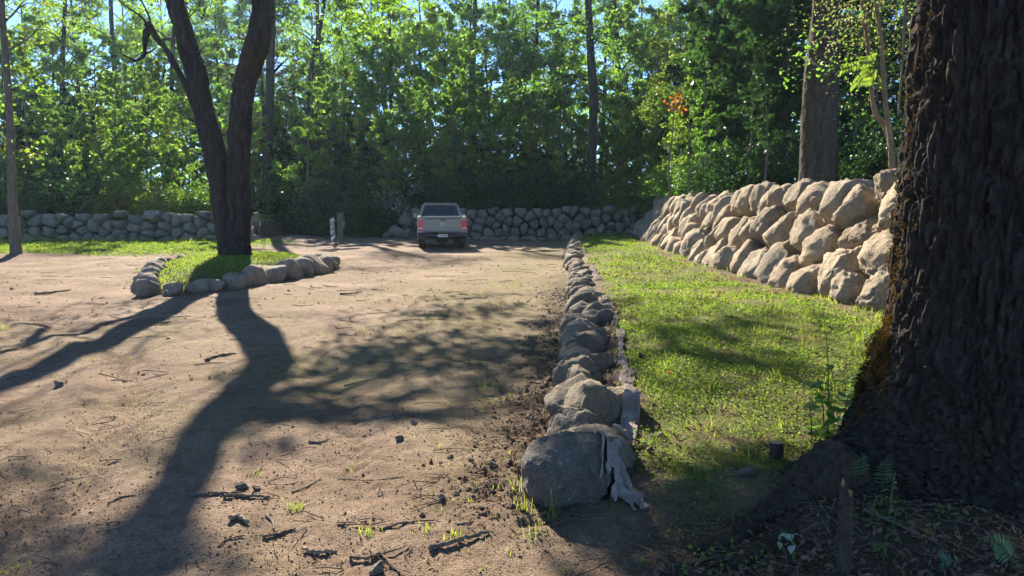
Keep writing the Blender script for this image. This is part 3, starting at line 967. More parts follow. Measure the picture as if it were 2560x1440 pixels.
PROTO = {}
def proto(kind, items, bark, leafm):
    PROTO[kind] = [(t.mesh('trunk', M[bark]), c.mesh('crown', M[leafm])) for t, c in items]
proto('broad', [grow(100 + i, 20, 0.27, 0.32, 5.2, 17, 5, 36, 0.30, 'broad', 0.05) for i in range(4)], 'bark_dark', 'leaf_light')
proto('mid', [grow(130 + i, 12, 0.16, 0.20, 3.2, 17, 5, 40, 0.235, 'broad', 0.06) for i in range(4)], 'bark_dark', 'leaf_mid')
proto('dense', [grow(160 + i, 11, 0.18, 0.07, 2.4, 26, 5, 36, 0.27, 'dense', 0.03) for i in range(3)], 'bark_dark', 'leaf_dark')
proto('layer', [grow(190 + i, 16, 0.30, 0.16, 5.0, 20, 8, 30, 0.20, 'layer', 0.02) for i in range(2)], 'bark_dark', 'leaf_layer')
proto('sapling', [grow(210 + i, 6.5, 0.055, 0.22, 1.5, 16, 4, 15, 0.15, 'sapling', 0.09) for i in range(4)], 'bark_grey', 'leaf_light')
proto('shrub', [grow_shrub(230 + i, 2.4, 1.5, 12, 17, 0.15) for i in range(4)], 'bark_grey', 'leaf_mid')
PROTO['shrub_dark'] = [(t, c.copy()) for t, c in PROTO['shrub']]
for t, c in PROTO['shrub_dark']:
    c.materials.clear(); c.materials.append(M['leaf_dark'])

NAMES = {'broad': 'broadleaf_tree', 'mid': 'understorey_tree', 'dense': 'evergreen_tree', 'layer': 'layered_tree', 'sapling': 'sapling', 'shrub': 'shrub', 'shrub_dark': 'shrub'}
CATS = {'broad': 'tree', 'mid': 'tree', 'dense': 'tree', 'layer': 'tree', 'sapling': 'sapling', 'shrub': 'shrub', 'shrub_dark': 'shrub'}
WOOD = []
def plant(kind, px, Y, sc=1.0, var=None, leafm=None, bark=None, z=None, rs=np.random.RandomState(77)):
    X = (px - CX) / F * Y
    if z is None:
        if X > rwall_x(min(Y, 40.4)) + 0.8 and Y < 41: z = 2.15 + 0.03 * max(0, X - rwall_x(Y) - 4)
        elif Y > 41 or X < -12.5: z = float(floor_z(np.array(X), np.array(Y)))
        else: z = 0.0
    i = rs.randint(len(PROTO[kind])) if var is None else var
    tm, cm = PROTO[kind][i]
    o = bpy.data.objects.new(NAMES[kind], None)
    o.empty_display_size = 0.2
    COL.objects.link(o)
    o.location = (X, Y, z); o.rotation_euler = (0, 0, rs.uniform(0, 6.28))
    o.scale = (sc * rs.uniform(0.9, 1.1), sc * rs.uniform(0.9, 1.1), sc)
    t = link('trunk', tm, o); c = link('crown', cm, o)
    for ob, mt in ((c, leafm), (t, bark)):
        if mt:
            ob.material_slots[0].link = 'OBJECT'; ob.material_slots[0].material = M[mt]
    WOOD.append((o, kind, px, Y, sc, leafm))
    return o

# ---- forest, row by row (px: where it stands across the view, Y: metres from the camera)
frs = np.random.RandomState(2024)
for px, Y, sc, kind, lm in [
    # far tall row
    (-230, 88, 1.35, 'broad', None), (-60, 82, 1.25, 'broad', None), (95, 90, 1.35, 'broad', None), (215, 80, 1.2, 'broad', None), (330, 92, 1.3, 'broad', None),
    (430, 86, 1.2, 'broad', None), (490, 94, 1.25, 'broad', 'leaf_mid'), (560, 88, 1.2, 'broad', 'leaf_mid'), (620, 92, 1.3, 'broad', None), (590, 84, 1.05, 'layer', None), (690, 90, 1.25, 'broad', 'leaf_mid'), (800, 94, 1.3, 'broad', 'leaf_mid'), (745, 92, 1.25, 'layer', None), (860, 86, 1.25, 'broad', None), (960, 80, 1.2, 'broad', None), (1060, 88, 1.35, 'broad', None),
    (1175, 78, 1.2, 'broad', 'leaf_mid'), (1270, 90, 1.4, 'broad', None), (1380, 82, 1.25, 'broad', 'leaf_mid'), (1500, 88, 1.3, 'broad', None), (1600, 78, 1.15, 'broad', None), (1700, 84, 1.2, 'broad', None),
    (1810, 76, 1.2, 'broad', 'leaf_mid'), (1930, 86, 1.4, 'broad', None), (2080, 78, 1.3, 'broad', None), (2230, 84, 1.4, 'broad', None), (2400, 76, 1.3, 'broad', None), (2650, 80, 1.3, 'broad', None), (2900, 84, 1.3, 'broad', None),
    # middle row
    (-120, 62, 1.0, 'mid', None), (30, 60, 1.05, 'mid', 'leaf_light'), (150, 66, 1.25, 'mid', 'leaf_light'), (260, 61, 1.1, 'mid', 'leaf_light'), (355, 68, 1.2, 'mid', 'leaf_light'), (500, 66, 1.15, 'mid', 'leaf_light'),
    (630, 74, 0.75, 'mid', 'leaf_mid'), (680, 72, 0.8, 'mid', 'leaf_mid'), (730, 74, 0.85, 'mid', 'leaf_light'), (775, 70, 0.8, 'mid', 'leaf_mid'), (820, 74, 0.95, 'mid', 'leaf_mid'), (580, 72, 0.8, 'mid', 'leaf_light'), (430, 72, 0.95, 'mid', 'leaf_light'),
    (655, 54, 0.5, 'dense', None), (745, 53, 0.5, 'dense', None), (790, 50, 0.6, 'dense', None), (560, 62, 0.78, 'layer', None), (670, 60, 0.95, 'layer', None), (790, 66, 0.9, 'layer', 'leaf_mid'), (880, 62, 1.2, 'mid', 'leaf_light'), (975, 58, 1.1, 'mid', None), (1050, 64, 1.3, 'mid', 'leaf_light'), (1130, 58, 1.1, 'mid', 'leaf_light'),
    (1220, 62, 1.25, 'mid', 'leaf_light'), (1310, 58, 1.15, 'mid', None), (1400, 60, 1.2, 'mid', 'leaf_light'), (1545, 60, 1.25, 'mid', 'leaf_light'), (1620, 64, 1.3, 'mid', None), (1690, 56, 1.15, 'mid', 'leaf_yellow'),
    (1770, 52, 1.15, 'dense', None), (1850, 48, 1.3, 'dense', None), (1930, 44, 1.2, 'dense', None), (2110, 50, 1.3, 'dense', None), (2200, 46, 1.2, 'dense', 'leaf_mid'), (2330, 44, 1.3, 'dense', None), (2500, 42, 1.3, 'dense', None),
    # evergreens low in the wood
    (-60, 52, 0.60, 'dense', None), (70, 50, 0.66, 'dense', None), (160, 51, 0.75, 'dense', None), (245, 54, 0.6, 'dense', None), (700, 56, 0.55, 'dense', None), (830, 52, 0.75, 'dense', None), (900, 50, 0.62, 'dense', None),
    (965, 54, 0.62, 'dense', None), (1060, 50, 0.45, 'dense', None), (1215, 51, 0.5, 'dense', None), (1310, 52, 0.45, 'dense', None), (1545, 50, 0.62, 'dense', 'leaf_mid'), (1620, 48, 0.66, 'dense', 'leaf_mid'),
    (1700, 42, 0.62, 'dense', None), (1790, 34, 0.85, 'dense', None), (1870, 30, 0.95, 'dense', None), (1945, 27, 0.85, 'dense', None),
    # understorey trees close behind the walls
    (330, 46, 0.55, 'mid', 'leaf_light'), (430, 48, 0.6, 'mid', 'leaf_light'), (205, 45, 0.5, 'mid', None), (990, 48, 0.62, 'mid', 'leaf_light'), (1085, 47, 0.62, 'mid', None), (1180, 48, 0.6, 'mid', 'leaf_light'), (1270, 47, 0.55, 'mid', None),
    (1350, 48, 0.62, 'mid', None), (1430, 49, 0.6, 'mid', None), (1590, 45, 0.6, 'mid', 'leaf_light'), (1660, 40, 0.55, 'mid', 'leaf_yellow'), (1735, 36, 0.5, 'mid', None),
]:
    plant(kind, px, Y, sc, None, lm)
for px, Y, sc, kind, lm in [(-420, 80, 1.2, 'broad', None), (-620, 84, 1.25, 'broad', 'leaf_mid'), (-830, 80, 1.2, 'broad', None), (-300, 58, 1.0, 'mid', None), (-470, 60, 1.1, 'mid', 'leaf_light'), (-650, 56, 1.05, 'mid', None), (-850, 58, 1.1, 'mid', 'leaf_light'), (-380, 46, 0.6, 'dense', None), (-560, 46, 0.6, 'dense', None), (-760, 46, 0.6, 'dense', None),
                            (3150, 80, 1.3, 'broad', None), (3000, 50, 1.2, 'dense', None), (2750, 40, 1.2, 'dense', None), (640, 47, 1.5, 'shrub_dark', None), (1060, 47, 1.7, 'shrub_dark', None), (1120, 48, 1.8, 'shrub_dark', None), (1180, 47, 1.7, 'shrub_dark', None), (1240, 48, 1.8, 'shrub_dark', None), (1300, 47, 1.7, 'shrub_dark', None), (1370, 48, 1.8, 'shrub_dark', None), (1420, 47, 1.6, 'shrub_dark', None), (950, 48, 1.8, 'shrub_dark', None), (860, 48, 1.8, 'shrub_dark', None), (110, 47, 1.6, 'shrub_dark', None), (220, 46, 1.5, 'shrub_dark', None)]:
    plant(kind, px, Y, sc, None, lm)
for px, Y, sc, lm in [(150, 40, 0.9, 'leaf_light'), (255, 41, 0.95, 'leaf_yellow'), (300, 40, 1.05, None), (385, 41, 1.15, None), (430, 43, 0.9, 'leaf_yellow'), (480, 42, 0.8, None), (20, 41, 0.9, 'leaf_yellow'), (-60, 40, 1.0, None),
                      (1095, 44, 1.15, 'leaf_light'), (1145, 44, 1.2, None), (1240, 44, 1.0, None), (1330, 45, 0.9, 'leaf_yellow'), (1400, 44, 0.9, None), (980, 45, 1.0, None), (1545, 43, 0.8, 'leaf_yellow'), (1620, 41, 0.85, None),
                      (1690, 33, 0.7, 'leaf_yellow'), (1720, 30, 0.7, 'leaf_light'), (1760, 27, 0.62, 'leaf_mid'), (1865, 24, 0.7, 'leaf_dark'), (1905, 22, 0.6, 'leaf_dark'), (2130, 24, 0.95, 'leaf_dark'), (2105, 28, 0.9, 'leaf_mid'), (2180, 21, 0.8, 'leaf_dark')]:
    plant('sapling', px, Y, sc, None, lm)
for k in range(34):
    px = 20 + k * 50 + frs.uniform(-18, 18); Y = frs.uniform(45, 57)
    if 1440 < px < 1520: continue
    plant('sapling', px, Y, frs.uniform(1.2, 1.75), None, frs.choice(['leaf_light', 'leaf_mid', 'leaf_light', 'leaf_yellow']), frs.choice(['bark_dark', 'bark_grey', 'bark_pale']))
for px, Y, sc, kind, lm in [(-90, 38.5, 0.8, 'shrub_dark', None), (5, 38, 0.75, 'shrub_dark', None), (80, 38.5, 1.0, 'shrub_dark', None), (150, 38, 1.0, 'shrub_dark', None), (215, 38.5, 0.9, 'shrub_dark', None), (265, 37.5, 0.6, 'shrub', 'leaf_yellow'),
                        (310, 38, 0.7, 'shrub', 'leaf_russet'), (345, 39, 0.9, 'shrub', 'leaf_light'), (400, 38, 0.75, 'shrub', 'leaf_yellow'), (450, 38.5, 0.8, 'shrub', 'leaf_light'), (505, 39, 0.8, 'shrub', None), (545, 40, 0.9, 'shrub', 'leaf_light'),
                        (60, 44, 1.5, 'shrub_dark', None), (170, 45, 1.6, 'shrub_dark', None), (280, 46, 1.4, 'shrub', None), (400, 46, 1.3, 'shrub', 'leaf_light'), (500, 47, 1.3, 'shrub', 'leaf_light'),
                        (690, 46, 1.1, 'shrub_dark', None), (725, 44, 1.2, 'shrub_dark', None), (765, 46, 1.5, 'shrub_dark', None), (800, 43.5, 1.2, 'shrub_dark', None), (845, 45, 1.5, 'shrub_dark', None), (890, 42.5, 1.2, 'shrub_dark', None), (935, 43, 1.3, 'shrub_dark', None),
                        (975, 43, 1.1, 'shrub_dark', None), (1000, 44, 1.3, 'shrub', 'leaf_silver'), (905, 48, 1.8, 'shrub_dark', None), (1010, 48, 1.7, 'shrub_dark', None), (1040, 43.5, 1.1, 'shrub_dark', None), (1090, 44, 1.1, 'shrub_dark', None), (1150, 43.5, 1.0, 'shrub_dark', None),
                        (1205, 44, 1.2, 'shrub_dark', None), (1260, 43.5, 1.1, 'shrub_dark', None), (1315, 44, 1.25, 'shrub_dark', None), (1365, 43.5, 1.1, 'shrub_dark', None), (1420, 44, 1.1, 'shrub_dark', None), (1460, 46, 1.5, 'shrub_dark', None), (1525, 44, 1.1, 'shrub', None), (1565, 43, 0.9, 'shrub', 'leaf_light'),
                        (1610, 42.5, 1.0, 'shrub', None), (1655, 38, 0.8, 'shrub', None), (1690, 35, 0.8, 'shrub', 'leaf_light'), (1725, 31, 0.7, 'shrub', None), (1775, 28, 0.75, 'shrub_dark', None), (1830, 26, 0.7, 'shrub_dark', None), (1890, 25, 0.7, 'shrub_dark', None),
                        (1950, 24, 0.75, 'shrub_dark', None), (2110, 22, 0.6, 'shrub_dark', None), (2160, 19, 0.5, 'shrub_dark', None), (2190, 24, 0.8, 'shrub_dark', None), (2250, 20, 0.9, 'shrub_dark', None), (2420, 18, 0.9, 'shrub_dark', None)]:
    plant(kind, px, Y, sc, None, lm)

def where(px):
    if px < -250: return 'well past the left wall'
    for lim, s in ((110, 'behind the left wall\'s far end'), (540, 'behind the left boulder wall'), (660, 'seen past the forked trunk'), (870, 'beyond the gate opening'), (1040, 'between the gate post and the pickup'),
                   (1180, 'right behind the pickup'), (1450, 'behind the shaded far wall'), (1640, 'beside the tall straight trunk'), (1985, 'above the tan retaining wall'), (2240, 'beside the thick mossy trunk')):
        if px < lim: return s
    return 'behind the huge foreground trunk'
HUE = {None: None, 'leaf_dark': 'dark green', 'leaf_light': 'light green', 'leaf_mid': 'mid green', 'leaf_yellow': 'yellowing', 'leaf_russet': 'russet', 'leaf_silver': 'pale silvery', 'leaf_orange': 'orange-leaved'}
BASE = {'broad': 'light green', 'mid': 'mid green', 'dense': 'dark green', 'layer': 'grey-green', 'sapling': 'light green', 'shrub': 'mid green', 'shrub_dark': 'dark green'}
KIND = {'broad': 'tall broadleaf tree', 'mid': 'bushy tree', 'dense': 'dense evergreen', 'layer': 'flat-layered tree', 'sapling': 'thin sapling', 'shrub': 'bush', 'shrub_dark': 'bush'}
ORD = ['first', 'second', 'third', 'fourth', 'fifth', 'sixth', 'seventh', 'eighth', 'ninth', 'tenth', 'eleventh', 'twelfth', 'thirteenth', 'fourteenth', 'fifteenth', 'sixteenth']
GRP = {'broad': 'tall broadleaf trees of the wood', 'mid': 'bushy trees of the wood', 'dense': 'evergreens of the wood', 'layer': 'flat-layered trees of the wood', 'sapling': 'thin saplings at the wood edge', 'shrub': 'bushes behind the walls', 'shrub_dark': 'bushes behind the walls'}
def label_wood():
    by = {}
    for w in WOOD:
        o, kind, px, Y, sc, lm = w
        dep = 'far-off ' if Y > 70 else ('tall ' if kind == 'sapling' and sc > 1.19 else '' if Y > 55 or kind in ('sapling', 'shrub', 'shrub_dark') else ('low ' if sc < 0.8 else ''))
        lb = f"{dep}{HUE[lm] or BASE[kind]} {KIND[kind]} {where(px)}"
        by.setdefault(lb, []).append(w)
    for lb, ws in by.items():
        ws.sort(key=lambda w: w[2])
        for i, w in enumerate(ws):
            l = lb if len(ws) == 1 else f"{lb}, {ORD[i]} from left"
            tag(w[0], l, CATS[w[1]], GRP[w[1]])
label_wood()

def far_wood():
    """the wood beyond the trees one can tell apart: one leafy mass"""
    rs = np.random.RandomState(99)
    mb = MB()
    n = 1500
    Y = rs.uniform(98, 122, n); X = rs.uniform(-1.05, 1.15, n) * 100
    Z = 1 + rs.rand(n) ** 1.3 * (15 + 5 * fbm2(X, Y, 0.04, 2, 6))
    X2 = np.repeat(np.column_stack([X, Y, Z]), 42, 0)
    X2 = X2 + rs.normal(size=X2.shape) * np.array([1.6, 1.6, 1.1])
    sz = rs.uniform(0.4, 0.8, len(X2))
    leaf_quads(mb, X2, sz, sz * 0.65, rs, 0.3)
    o = mb.obj('distant_wood', M['leaf_mid'])
    tag(o, 'distant mass of forest foliage closing the view', kind='stuff')
far_wood()

# ------------------------------------------------------------------ hero trees
def bark_tube(path, radii, k, rings, amp, cell, seed, flare=None, zs=0.32, warp=0.35, big=0.0):
    """trunk with furrowed bark plates; path/radii control points -> verts, quads"""
    P = spline(np.column_stack([path, radii]), rings)
    v, q, t = tube_arrays(P[:, :3], P[:, 3], k, False)
    ctr = np.repeat(P[:, :3], k, 0); rr = np.repeat(P[:, 3], k)
    nrm = unit(v - ctr)
    if flare is not None: v = ctr + nrm * (rr * flare(nrm, v))[:, None]
    w = np.column_stack([v[:, 0] / cell, v[:, 1] / cell, v[:, 2] / cell * zs])
    w = w + warp * np.column_stack([fbm(w * 1.3, 2, seed), fbm(w * 1.3 + 9, 2, seed), fbm(w * 1.3 + 21, 2, seed)])
    f1, f2, cid = worley(w, seed)
    crack = smooth(0.02, 0.30, f2 - f1)
    h = crack * (0.75 + 0.5 * cid) + 0.35 * fbm(w * 3.1, 3, seed + 4) + 0.8 * fbm(v * np.array([1.3, 1.3, 0.7]) / (cell * 6), 2, seed + 8)
    if big:
        W2 = w * np.array([0.40, 0.40, 0.42]) + 0.5 * np.column_stack([fbm(w * 0.5, 2, 3), fbm(w * 0.5 + 5, 2, 3), fbm(w * 0.3 + 11, 2, 3)])
        g1, g2, gid = worley(W2, seed + 30)
        v = v + nrm * (big * (smooth(0.02, 0.22, g2 - g1) * (0.6 + 0.8 * gid) - 0.6))[:, None]
    v = v + nrm * (amp * (h - 0.6))[:, None]
    return v, q

def ptube(pix, Y, wpx):
    """trunk centre line and radii from the outline in the photo, standing at distance Y"""
    P = np.array([at(a, b, Y) for a, b in pix])
    return P, np.array(wpx) * Y / F / 2

def limb(p0, p1, rs, n=9, sag=0.12, wig=0.05):
    p0, p1 = np.asarray(p0, float), np.asarray(p1, float)
    L = np.linalg.norm(p1 - p0)
    t = np.linspace(0, 1, n)[:, None]
    p = p0 + (p1 - p0) * t
    p[:, 2] += sag * L * np.sin(np.pi * t[:, 0])
    wv = rs.normal(size=(n, 3)); wv[0] = wv[-1] = 0
    return p + wv * wig * L / 3

def forked_tree():
    rs = np.random.RandomState(31)
    Y = 20.0
    base = np.array([at(588, 650, Y)[0], Y, 0.25])
    root = thing('forked_tree', base, 'dark forked tree with two thick trunks rising from the grassy stone-ringed mound', 'tree')
    lp, lr = ptube([(585, 668), (580, 640), (573, 590), (563, 520), (551, 450), (537, 385), (515, 300), (495, 205), (468, 110), (436, 0), (402, -110), (366, -260), (340, -420)], Y,
                   [72, 64, 60, 61, 58, 55, 50, 47, 43, 41, 34, 27, 18])
    rp, rr = ptube([(596, 668), (594, 640), (595, 590), (597, 520), (597, 430), (599, 350), (604, 270), (614, 200), (640, 120), (653, 60), (653, 0), (632, -70), (604, -150), (588, -270), (580, -420)], Y,
                   [74, 64, 59, 57, 55, 52, 51, 52, 55, 50, 46, 42, 38, 32, 20])
    eye = np.array([0, 0, CAM_H])
    rp = eye + (rp - eye) * (1 + np.array([0, 0, 0, 0, 0, 0, 0, -0.05, -0.15, -0.2, -0.2, -0.1, 0, 0.1, 0.3]) / Y)[:, None]
    lp = eye + (lp - eye) * (1 + np.linspace(0, 0.6, len(lp)) / Y)[:, None]
    def fl(n, v):
        z = v[:, 2]
        a = np.arctan2(n[:, 1], n[:, 0])
        return 1 + 0.32 * np.exp(-np.maximum(0, z - 0.2) / 0.22) * (0.8 + 0.4 * np.cos(3 * a + 0.8))
    for nm, p, r, sd in (('trunk', lp, lr, 1), ('trunk', rp, rr, 2)):
        v, q = bark_tube(p - base, r, 72, 300, 0.034, 0.085, 50 + sd, None, 0.22, 0.5)
        mb = MB(); mb.add(v, q); mb.obj(nm, M['bark_dark'], root)
    # root swelling
    v, q = bark_tube(np.array([[0, 0, -0.2], [0, 0, 0.0], [0, 0, 0.14], [0, 0, 0.36]]), np.array([0.54, 0.47, 0.40, 0.32]), 60, 30, 0.03, 0.09, 7,
                     lambda n, v: 1 + 0.14 * np.cos(4 * np.arctan2(n[:, 1], n[:, 0]) + 0.6))
    mb = MB(); mb.add(v, q); mb.obj('root_flare', M['bark_dark'], root)
    # bare limb with a snapped, mossy stub on the left trunk
    mb = MB()
    p, r = ptube([(500, 290), (478, 246), (462, 205), (440, 168), (418, 128), (395, 100), (378, 72), (366, 58)], Y + 0.3, [22, 19, 15, 14, 13, 14, 19, 15])
    P = spline(np.column_stack([p, r]), 40); mb.tube(P[:, :3] - base, P[:, 3] * (1 + 0.25 * vnoise(P[:, :3] * 6, 4)), 12)
    p, r = ptube([(374, 62), (366, 85), (362, 110), (361, 135), (350, 147), (334, 152), (330, 146)], Y + 0.3, [19, 17, 11, 11, 9, 7, 3])
    P = spline(np.column_stack([p, r]), 40); mb.tube(P[:, :3] - base, P[:, 3] * (1 + 0.3 * vnoise(P[:, :3] * 7, 5)), 10)
    for pts in ([(370, 62), (350, 40), (322, 20), (300, 2), (270, -40)], [(378, 66), (372, 40), (356, 5), (345, -30)], [(392, 98), (402, 100), (420, 98), (440, 92)],
                [(462, 205), (445, 185), (428, 160), (420, 150)], [(334, 150), (318, 142), (305, 135), (300, 120)], [(362, 135), (378, 128), (392, 118)], [(418, 128), (410, 100), (430, 96), (450, 105)]):
        p, r = ptube(pts, Y + 0.3, np.linspace(6, 2, len(pts)))
        P = spline(np.column_stack([p, r]), 16); mb.tube(P[:, :3] - base, P[:, 3], 6)
    lb = mb.obj('branch', M['bark_dark'], root)
    mb2 = MB()
    for (tp, i0) in [(lp, 5), (lp, 7), (lp, 8), (rp, 6), (rp, 8), (rp, 9), (rp, 7)]:
        for _ in range(2):
            q0 = tp[i0] + (tp[i0 + 1] - tp[i0]) * rs.rand()
            az = rs.uniform(0, 6.28); e = q0 + np.array([math.cos(az) * 1.5, math.sin(az) * 1.5, rs.uniform(0.3, 1.2)]) * rs.uniform(0.6, 1.2)
            Q = limb(q0, e, rs, 8, 0.05, 0.18); mb2.tube(Q - base, np.linspace(0.022, 0.005, 8), 5)
            for j in (4, 6):
                e2 = Q[j] + rs.normal(size=3) * np.array([0.5, 0.5, 0.4]); mb2.tube(limb(Q[j], e2, rs, 5, 0.05, 0.2) - base, np.linspace(0.009, 0.003, 5), 4)
    mb2.obj('twigs', M['bark_dark'], root)['kind'] = 'stuff'
    # moss fringe along the crotch edge, lit by the sun
    # crown: limbs reach out to the leaf clumps that shade the lot
    blobs = []
    def B(px, py, z, r, n): 
        g = gp(px, py); blobs.append((np.array([g[0] - 0.55 * z, g[1] + 1.75 * z, z]), r, n))
    for px, py, z, r, n in [(1000, 885, 8.2, 1.0, 330), (1120, 860, 8.3, 1.0, 330), (1240, 850, 8.0, 1.0, 320), (1330, 890, 8.4, 0.9, 330), (1230, 930, 8.8, 0.9, 300), (1090, 920, 8.7, 0.9, 330), (880, 900, 8.6, 0.8, 220),
                            (740, 935, 8.7, 0.7, 200), (1080, 800, 7.8, 0.8, 200), (1250, 770, 7.9, 1.0, 240), (1060, 742, 7.7, 0.9, 130), (1180, 735, 7.8, 0.9, 140), (1340, 800, 8.0, 0.8, 220),
                            (1590, 800, 8.4, 0.8, 200), (1700, 855, 8.6, 0.7, 240), (1860, 862, 8.8, 0.8, 260), (2050, 868, 9.0, 0.8, 260), (1760, 905, 8.9, 0.6, 220), (1890, 965, 9.2, 0.8, 300), (2060, 985, 9.4, 0.8, 300), (1640, 960, 9.0, 0.5, 110),
                            (1500, 900, 8.4, 0.7, 230), (1470, 840, 8.3, 0.7, 200),
                            (100, 800, 8.0, 0.9, 150), (260, 765, 7.9, 0.9, 150), (340, 800, 8.0, 0.7, 90), (30, 850, 8.2, 0.8, 150), (470, 800, 8.2, 0.7, 60), (850, 795, 8.0, 0.7, 60),
                            (60, 1230, 10.0, 0.6, 200), (40, 1400, 10.8, 0.6, 240), (230, 1420, 10.6, 0.6, 240), (330, 1330, 10.4, 0.4, 120), (660, 1120, 9.6, 0.3, 40), (120, 1010, 9.0, 0.7, 70)]:
        B(px, py, z, r, n)
    cr, br = MB(), MB()
    cb = MB()
    for c, r, n in blobs:
        n = int(n * (0.85 if -1.2 < c[0] + 0.55 * c[2] < 0.9 else 0.55))
        tp = rp if c[0] > -7.0 else lp
        hub_i = 12 if c[0] > -7.0 else 11
        hub = tp[hub_i - 1] + (tp[hub_i] - tp[hub_i - 1]) * rs.rand()
        p = limb(hub, c, rs, 9, 0.07, 0.05)
        d = np.linalg.norm(c - hub)
        br.tube(p - base, np.linspace(0.026 + 0.003 * d, 0.006, 9), 6)
        for _ in range(5):
            e = c + rs.normal(size=3) * r * np.array([0.8, 0.8, 0.4])
            br.tube(limb(p[6], e, rs, 5, 0.05, 0.1) - base, np.linspace(0.014, 0.004, 5), 4, caps=False)
        # leaves gather on a few drooping sprays
        k = 7
        sub = c + rs.normal(size=(k, 3)) * r * np.array([0.50, 0.42, 0.16])
        X = sub[rs.randint(k, size=n)] + rs.normal(size=(n, 3)) * r * np.array([0.26, 0.24, 0.09])
        sz = rs.uniform(0.10, 0.20, n)
        leaf_quads(cb, X - base, sz, sz * 0.62, rs, 0.45)
    br.obj('limb', M['bark_dark'], root)['kind'] = 'stuff'
    cb.obj('crown', M['leaf_light'], root)
forked_tree()

def slim_tree():
    rs = np.random.RandomState(5)
    Y = LTREE[1]
    base = np.array([LTREE[0], Y, 0.1])
    root = thing('slim_tree', base, 'slim pale-barked tree on a soil hump at the far left verge', 'tree')
    p, r = ptube([(42, 655), (40, 625), (34, 560), (30, 480), (28, 400), (25, 320), (20, 220), (13, 130), (6, 40), (0, -60), (-10, -200), (-20, -330)], Y, [44, 27, 22, 20, 18, 17, 16, 15, 14, 13, 10, 6])
    v, q = bark_tube(p - base, r, 28, 160, 0.010, 0.05, 3)
    mb = MB(); mb.add(v, q)
    mb.obj('trunk', M['bark_grey'], root)
    mb = MB(); cb = MB()
    for k in range(16):
        t = 7 + 4.5 * k / 16
        i = int(t); h = p[i] + (p[min(i + 1, len(p) - 1)] - p[i]) * (t - i)
        az = k * 2.4; e = h + np.array([math.cos(az) * 2.4, math.sin(az) * 2.2, 0.8 + rs.rand()]) * rs.uniform(0.5, 1)
        mb.tube(limb(h, e, rs, 7, 0.08, 0.1) - base, np.linspace(0.03, 0.006, 7), 5)
        X = e + rs.normal(size=(120, 3)) * np.array([0.6, 0.6, 0.3])
        leaf_quads(cb, X - base, rs.uniform(0.1, 0.18, 120), rs.uniform(0.06, 0.11, 120), rs, 0.4)
    for pts in ([(14, 130), (40, 112), (60, 100)], [(20, 230), (50, 215), (75, 190)], [(10, 60), (45, 20), (70, -10)], [(29, 380), (55, 375), (70, 378)]):
        P_, R_ = ptube(pts, Y, [4, 3, 1.5]); mb.tube(P_ - base, R_, 5)
        X = P_[-1] + rs.normal(size=(50, 3)) * np.array([0.35, 0.35, 0.2])
        leaf_quads(cb, X - base, rs.uniform(0.1, 0.18, 50), rs.uniform(0.06, 0.11, 50), rs, 0.4)
    mb.obj('branch', M['bark_grey'], root)['kind'] = 'stuff'; cb.obj('crown', M['leaf_yellow'], root)
slim_tree()

def straight_tree(name, label, pix, w, Y, seed, bark, leafm, branches=(), clumps=(), k=28, amp=0.015, cell=0.08, top=12, spread=3.0):
    rs = np.random.RandomState(seed)
    p, r = ptube(pix, Y, w)
    base = p[0] + np.array([0, 0, 0.15])
    root = thing(name, base, label, 'tree')
    v, q = bark_tube(p - base, r, k, 180, amp, cell, seed)
    mb = MB(); mb.add(v, q); mb.obj('trunk', M[bark], root)
    br, cb = MB(), MB()
    def clump(c, n, sx, sz_):
        if 15 <= Y < 22: n, sz_ = int(n * 0.8), 0.085
        if Y < 15: n, sx, sz_ = int(n * 1.0), sx * 0.75, 0.042
        X = c + rs.normal(size=(n, 3)) * np.array([sx, sx, sx * 0.45])
        s = rs.uniform(0.7, 1.3, n) * sz_
        leaf_quads(cb, X - base, s, s * 0.6, rs, 0.4)
    for pts, w0 in branches:
        P_, R_ = ptube(pts, Y, np.linspace(w0, 1.6, len(pts)))
        P_[:, 1] += np.linspace(0, rs.uniform(-1, 1), len(pts))
        Q = spline(np.column_stack([P_, R_]), 16); b1_ = MB(); b1_.tube(Q[:, :3] - base, Q[:, 3], 6); b1_.obj('branch', M[bark], root)
        for i in range(7, 16, 2): clump(Q[i, :3] + rs.normal(size=3) * 0.3, 60, 0.45, 0.16)
    zt = p[-1]
    for kk in range(top):
        h = p[-2] + (zt - p[-2]) * rs.rand()
        az = kk * 2.4; e = h + np.array([math.cos(az), math.sin(az), 0.5 * rs.rand() + 0.1]) * spread * rs.uniform(0.4, 1)
        Q = limb(h, e, rs, 8, 0.08, 0.1)
        br.tube(Q - base, np.linspace(0.07, 0.012, 8), 5)
        for i in (4, 5, 6, 7): clump(Q[i] + rs.normal(size=3) * 0.4, 70, 0.55, 0.17)
    br.obj('upper_limbs', M[bark], root)['kind'] = 'stuff'
    cb.obj('crown', M[leafm], root)
    return root
straight_tree('straight_tree', 'tall straight dark trunk standing behind the junction of the far wall', [(1480, 540), (1480, 510), (1479, 430), (1482, 330), (1484, 240), (1478, 150), (1473, 60), (1470, -30), (1468, -160), (1462, -320), (1458, -480)],
              [40, 27, 23, 22, 22, 20, 17, 16, 14, 11, 6], 43.6, 61, 'bark_dark', 'leaf_mid',
              [([(1466, 200), (1430, 186), (1395, 196), (1350, 212), (1330, 208)], 7), ([(1468, 66), (1440, 55), (1400, 60), (1340, 52)], 6), ([(1486, 270), (1520, 300), (1545, 330), (1560, 330)], 6), ([(1476, 120), (1500, 90), (1520, 55)], 6), ([(1474, 90), (1510, 110), (1560, 120)], 5)], top=14, spread=4.0)
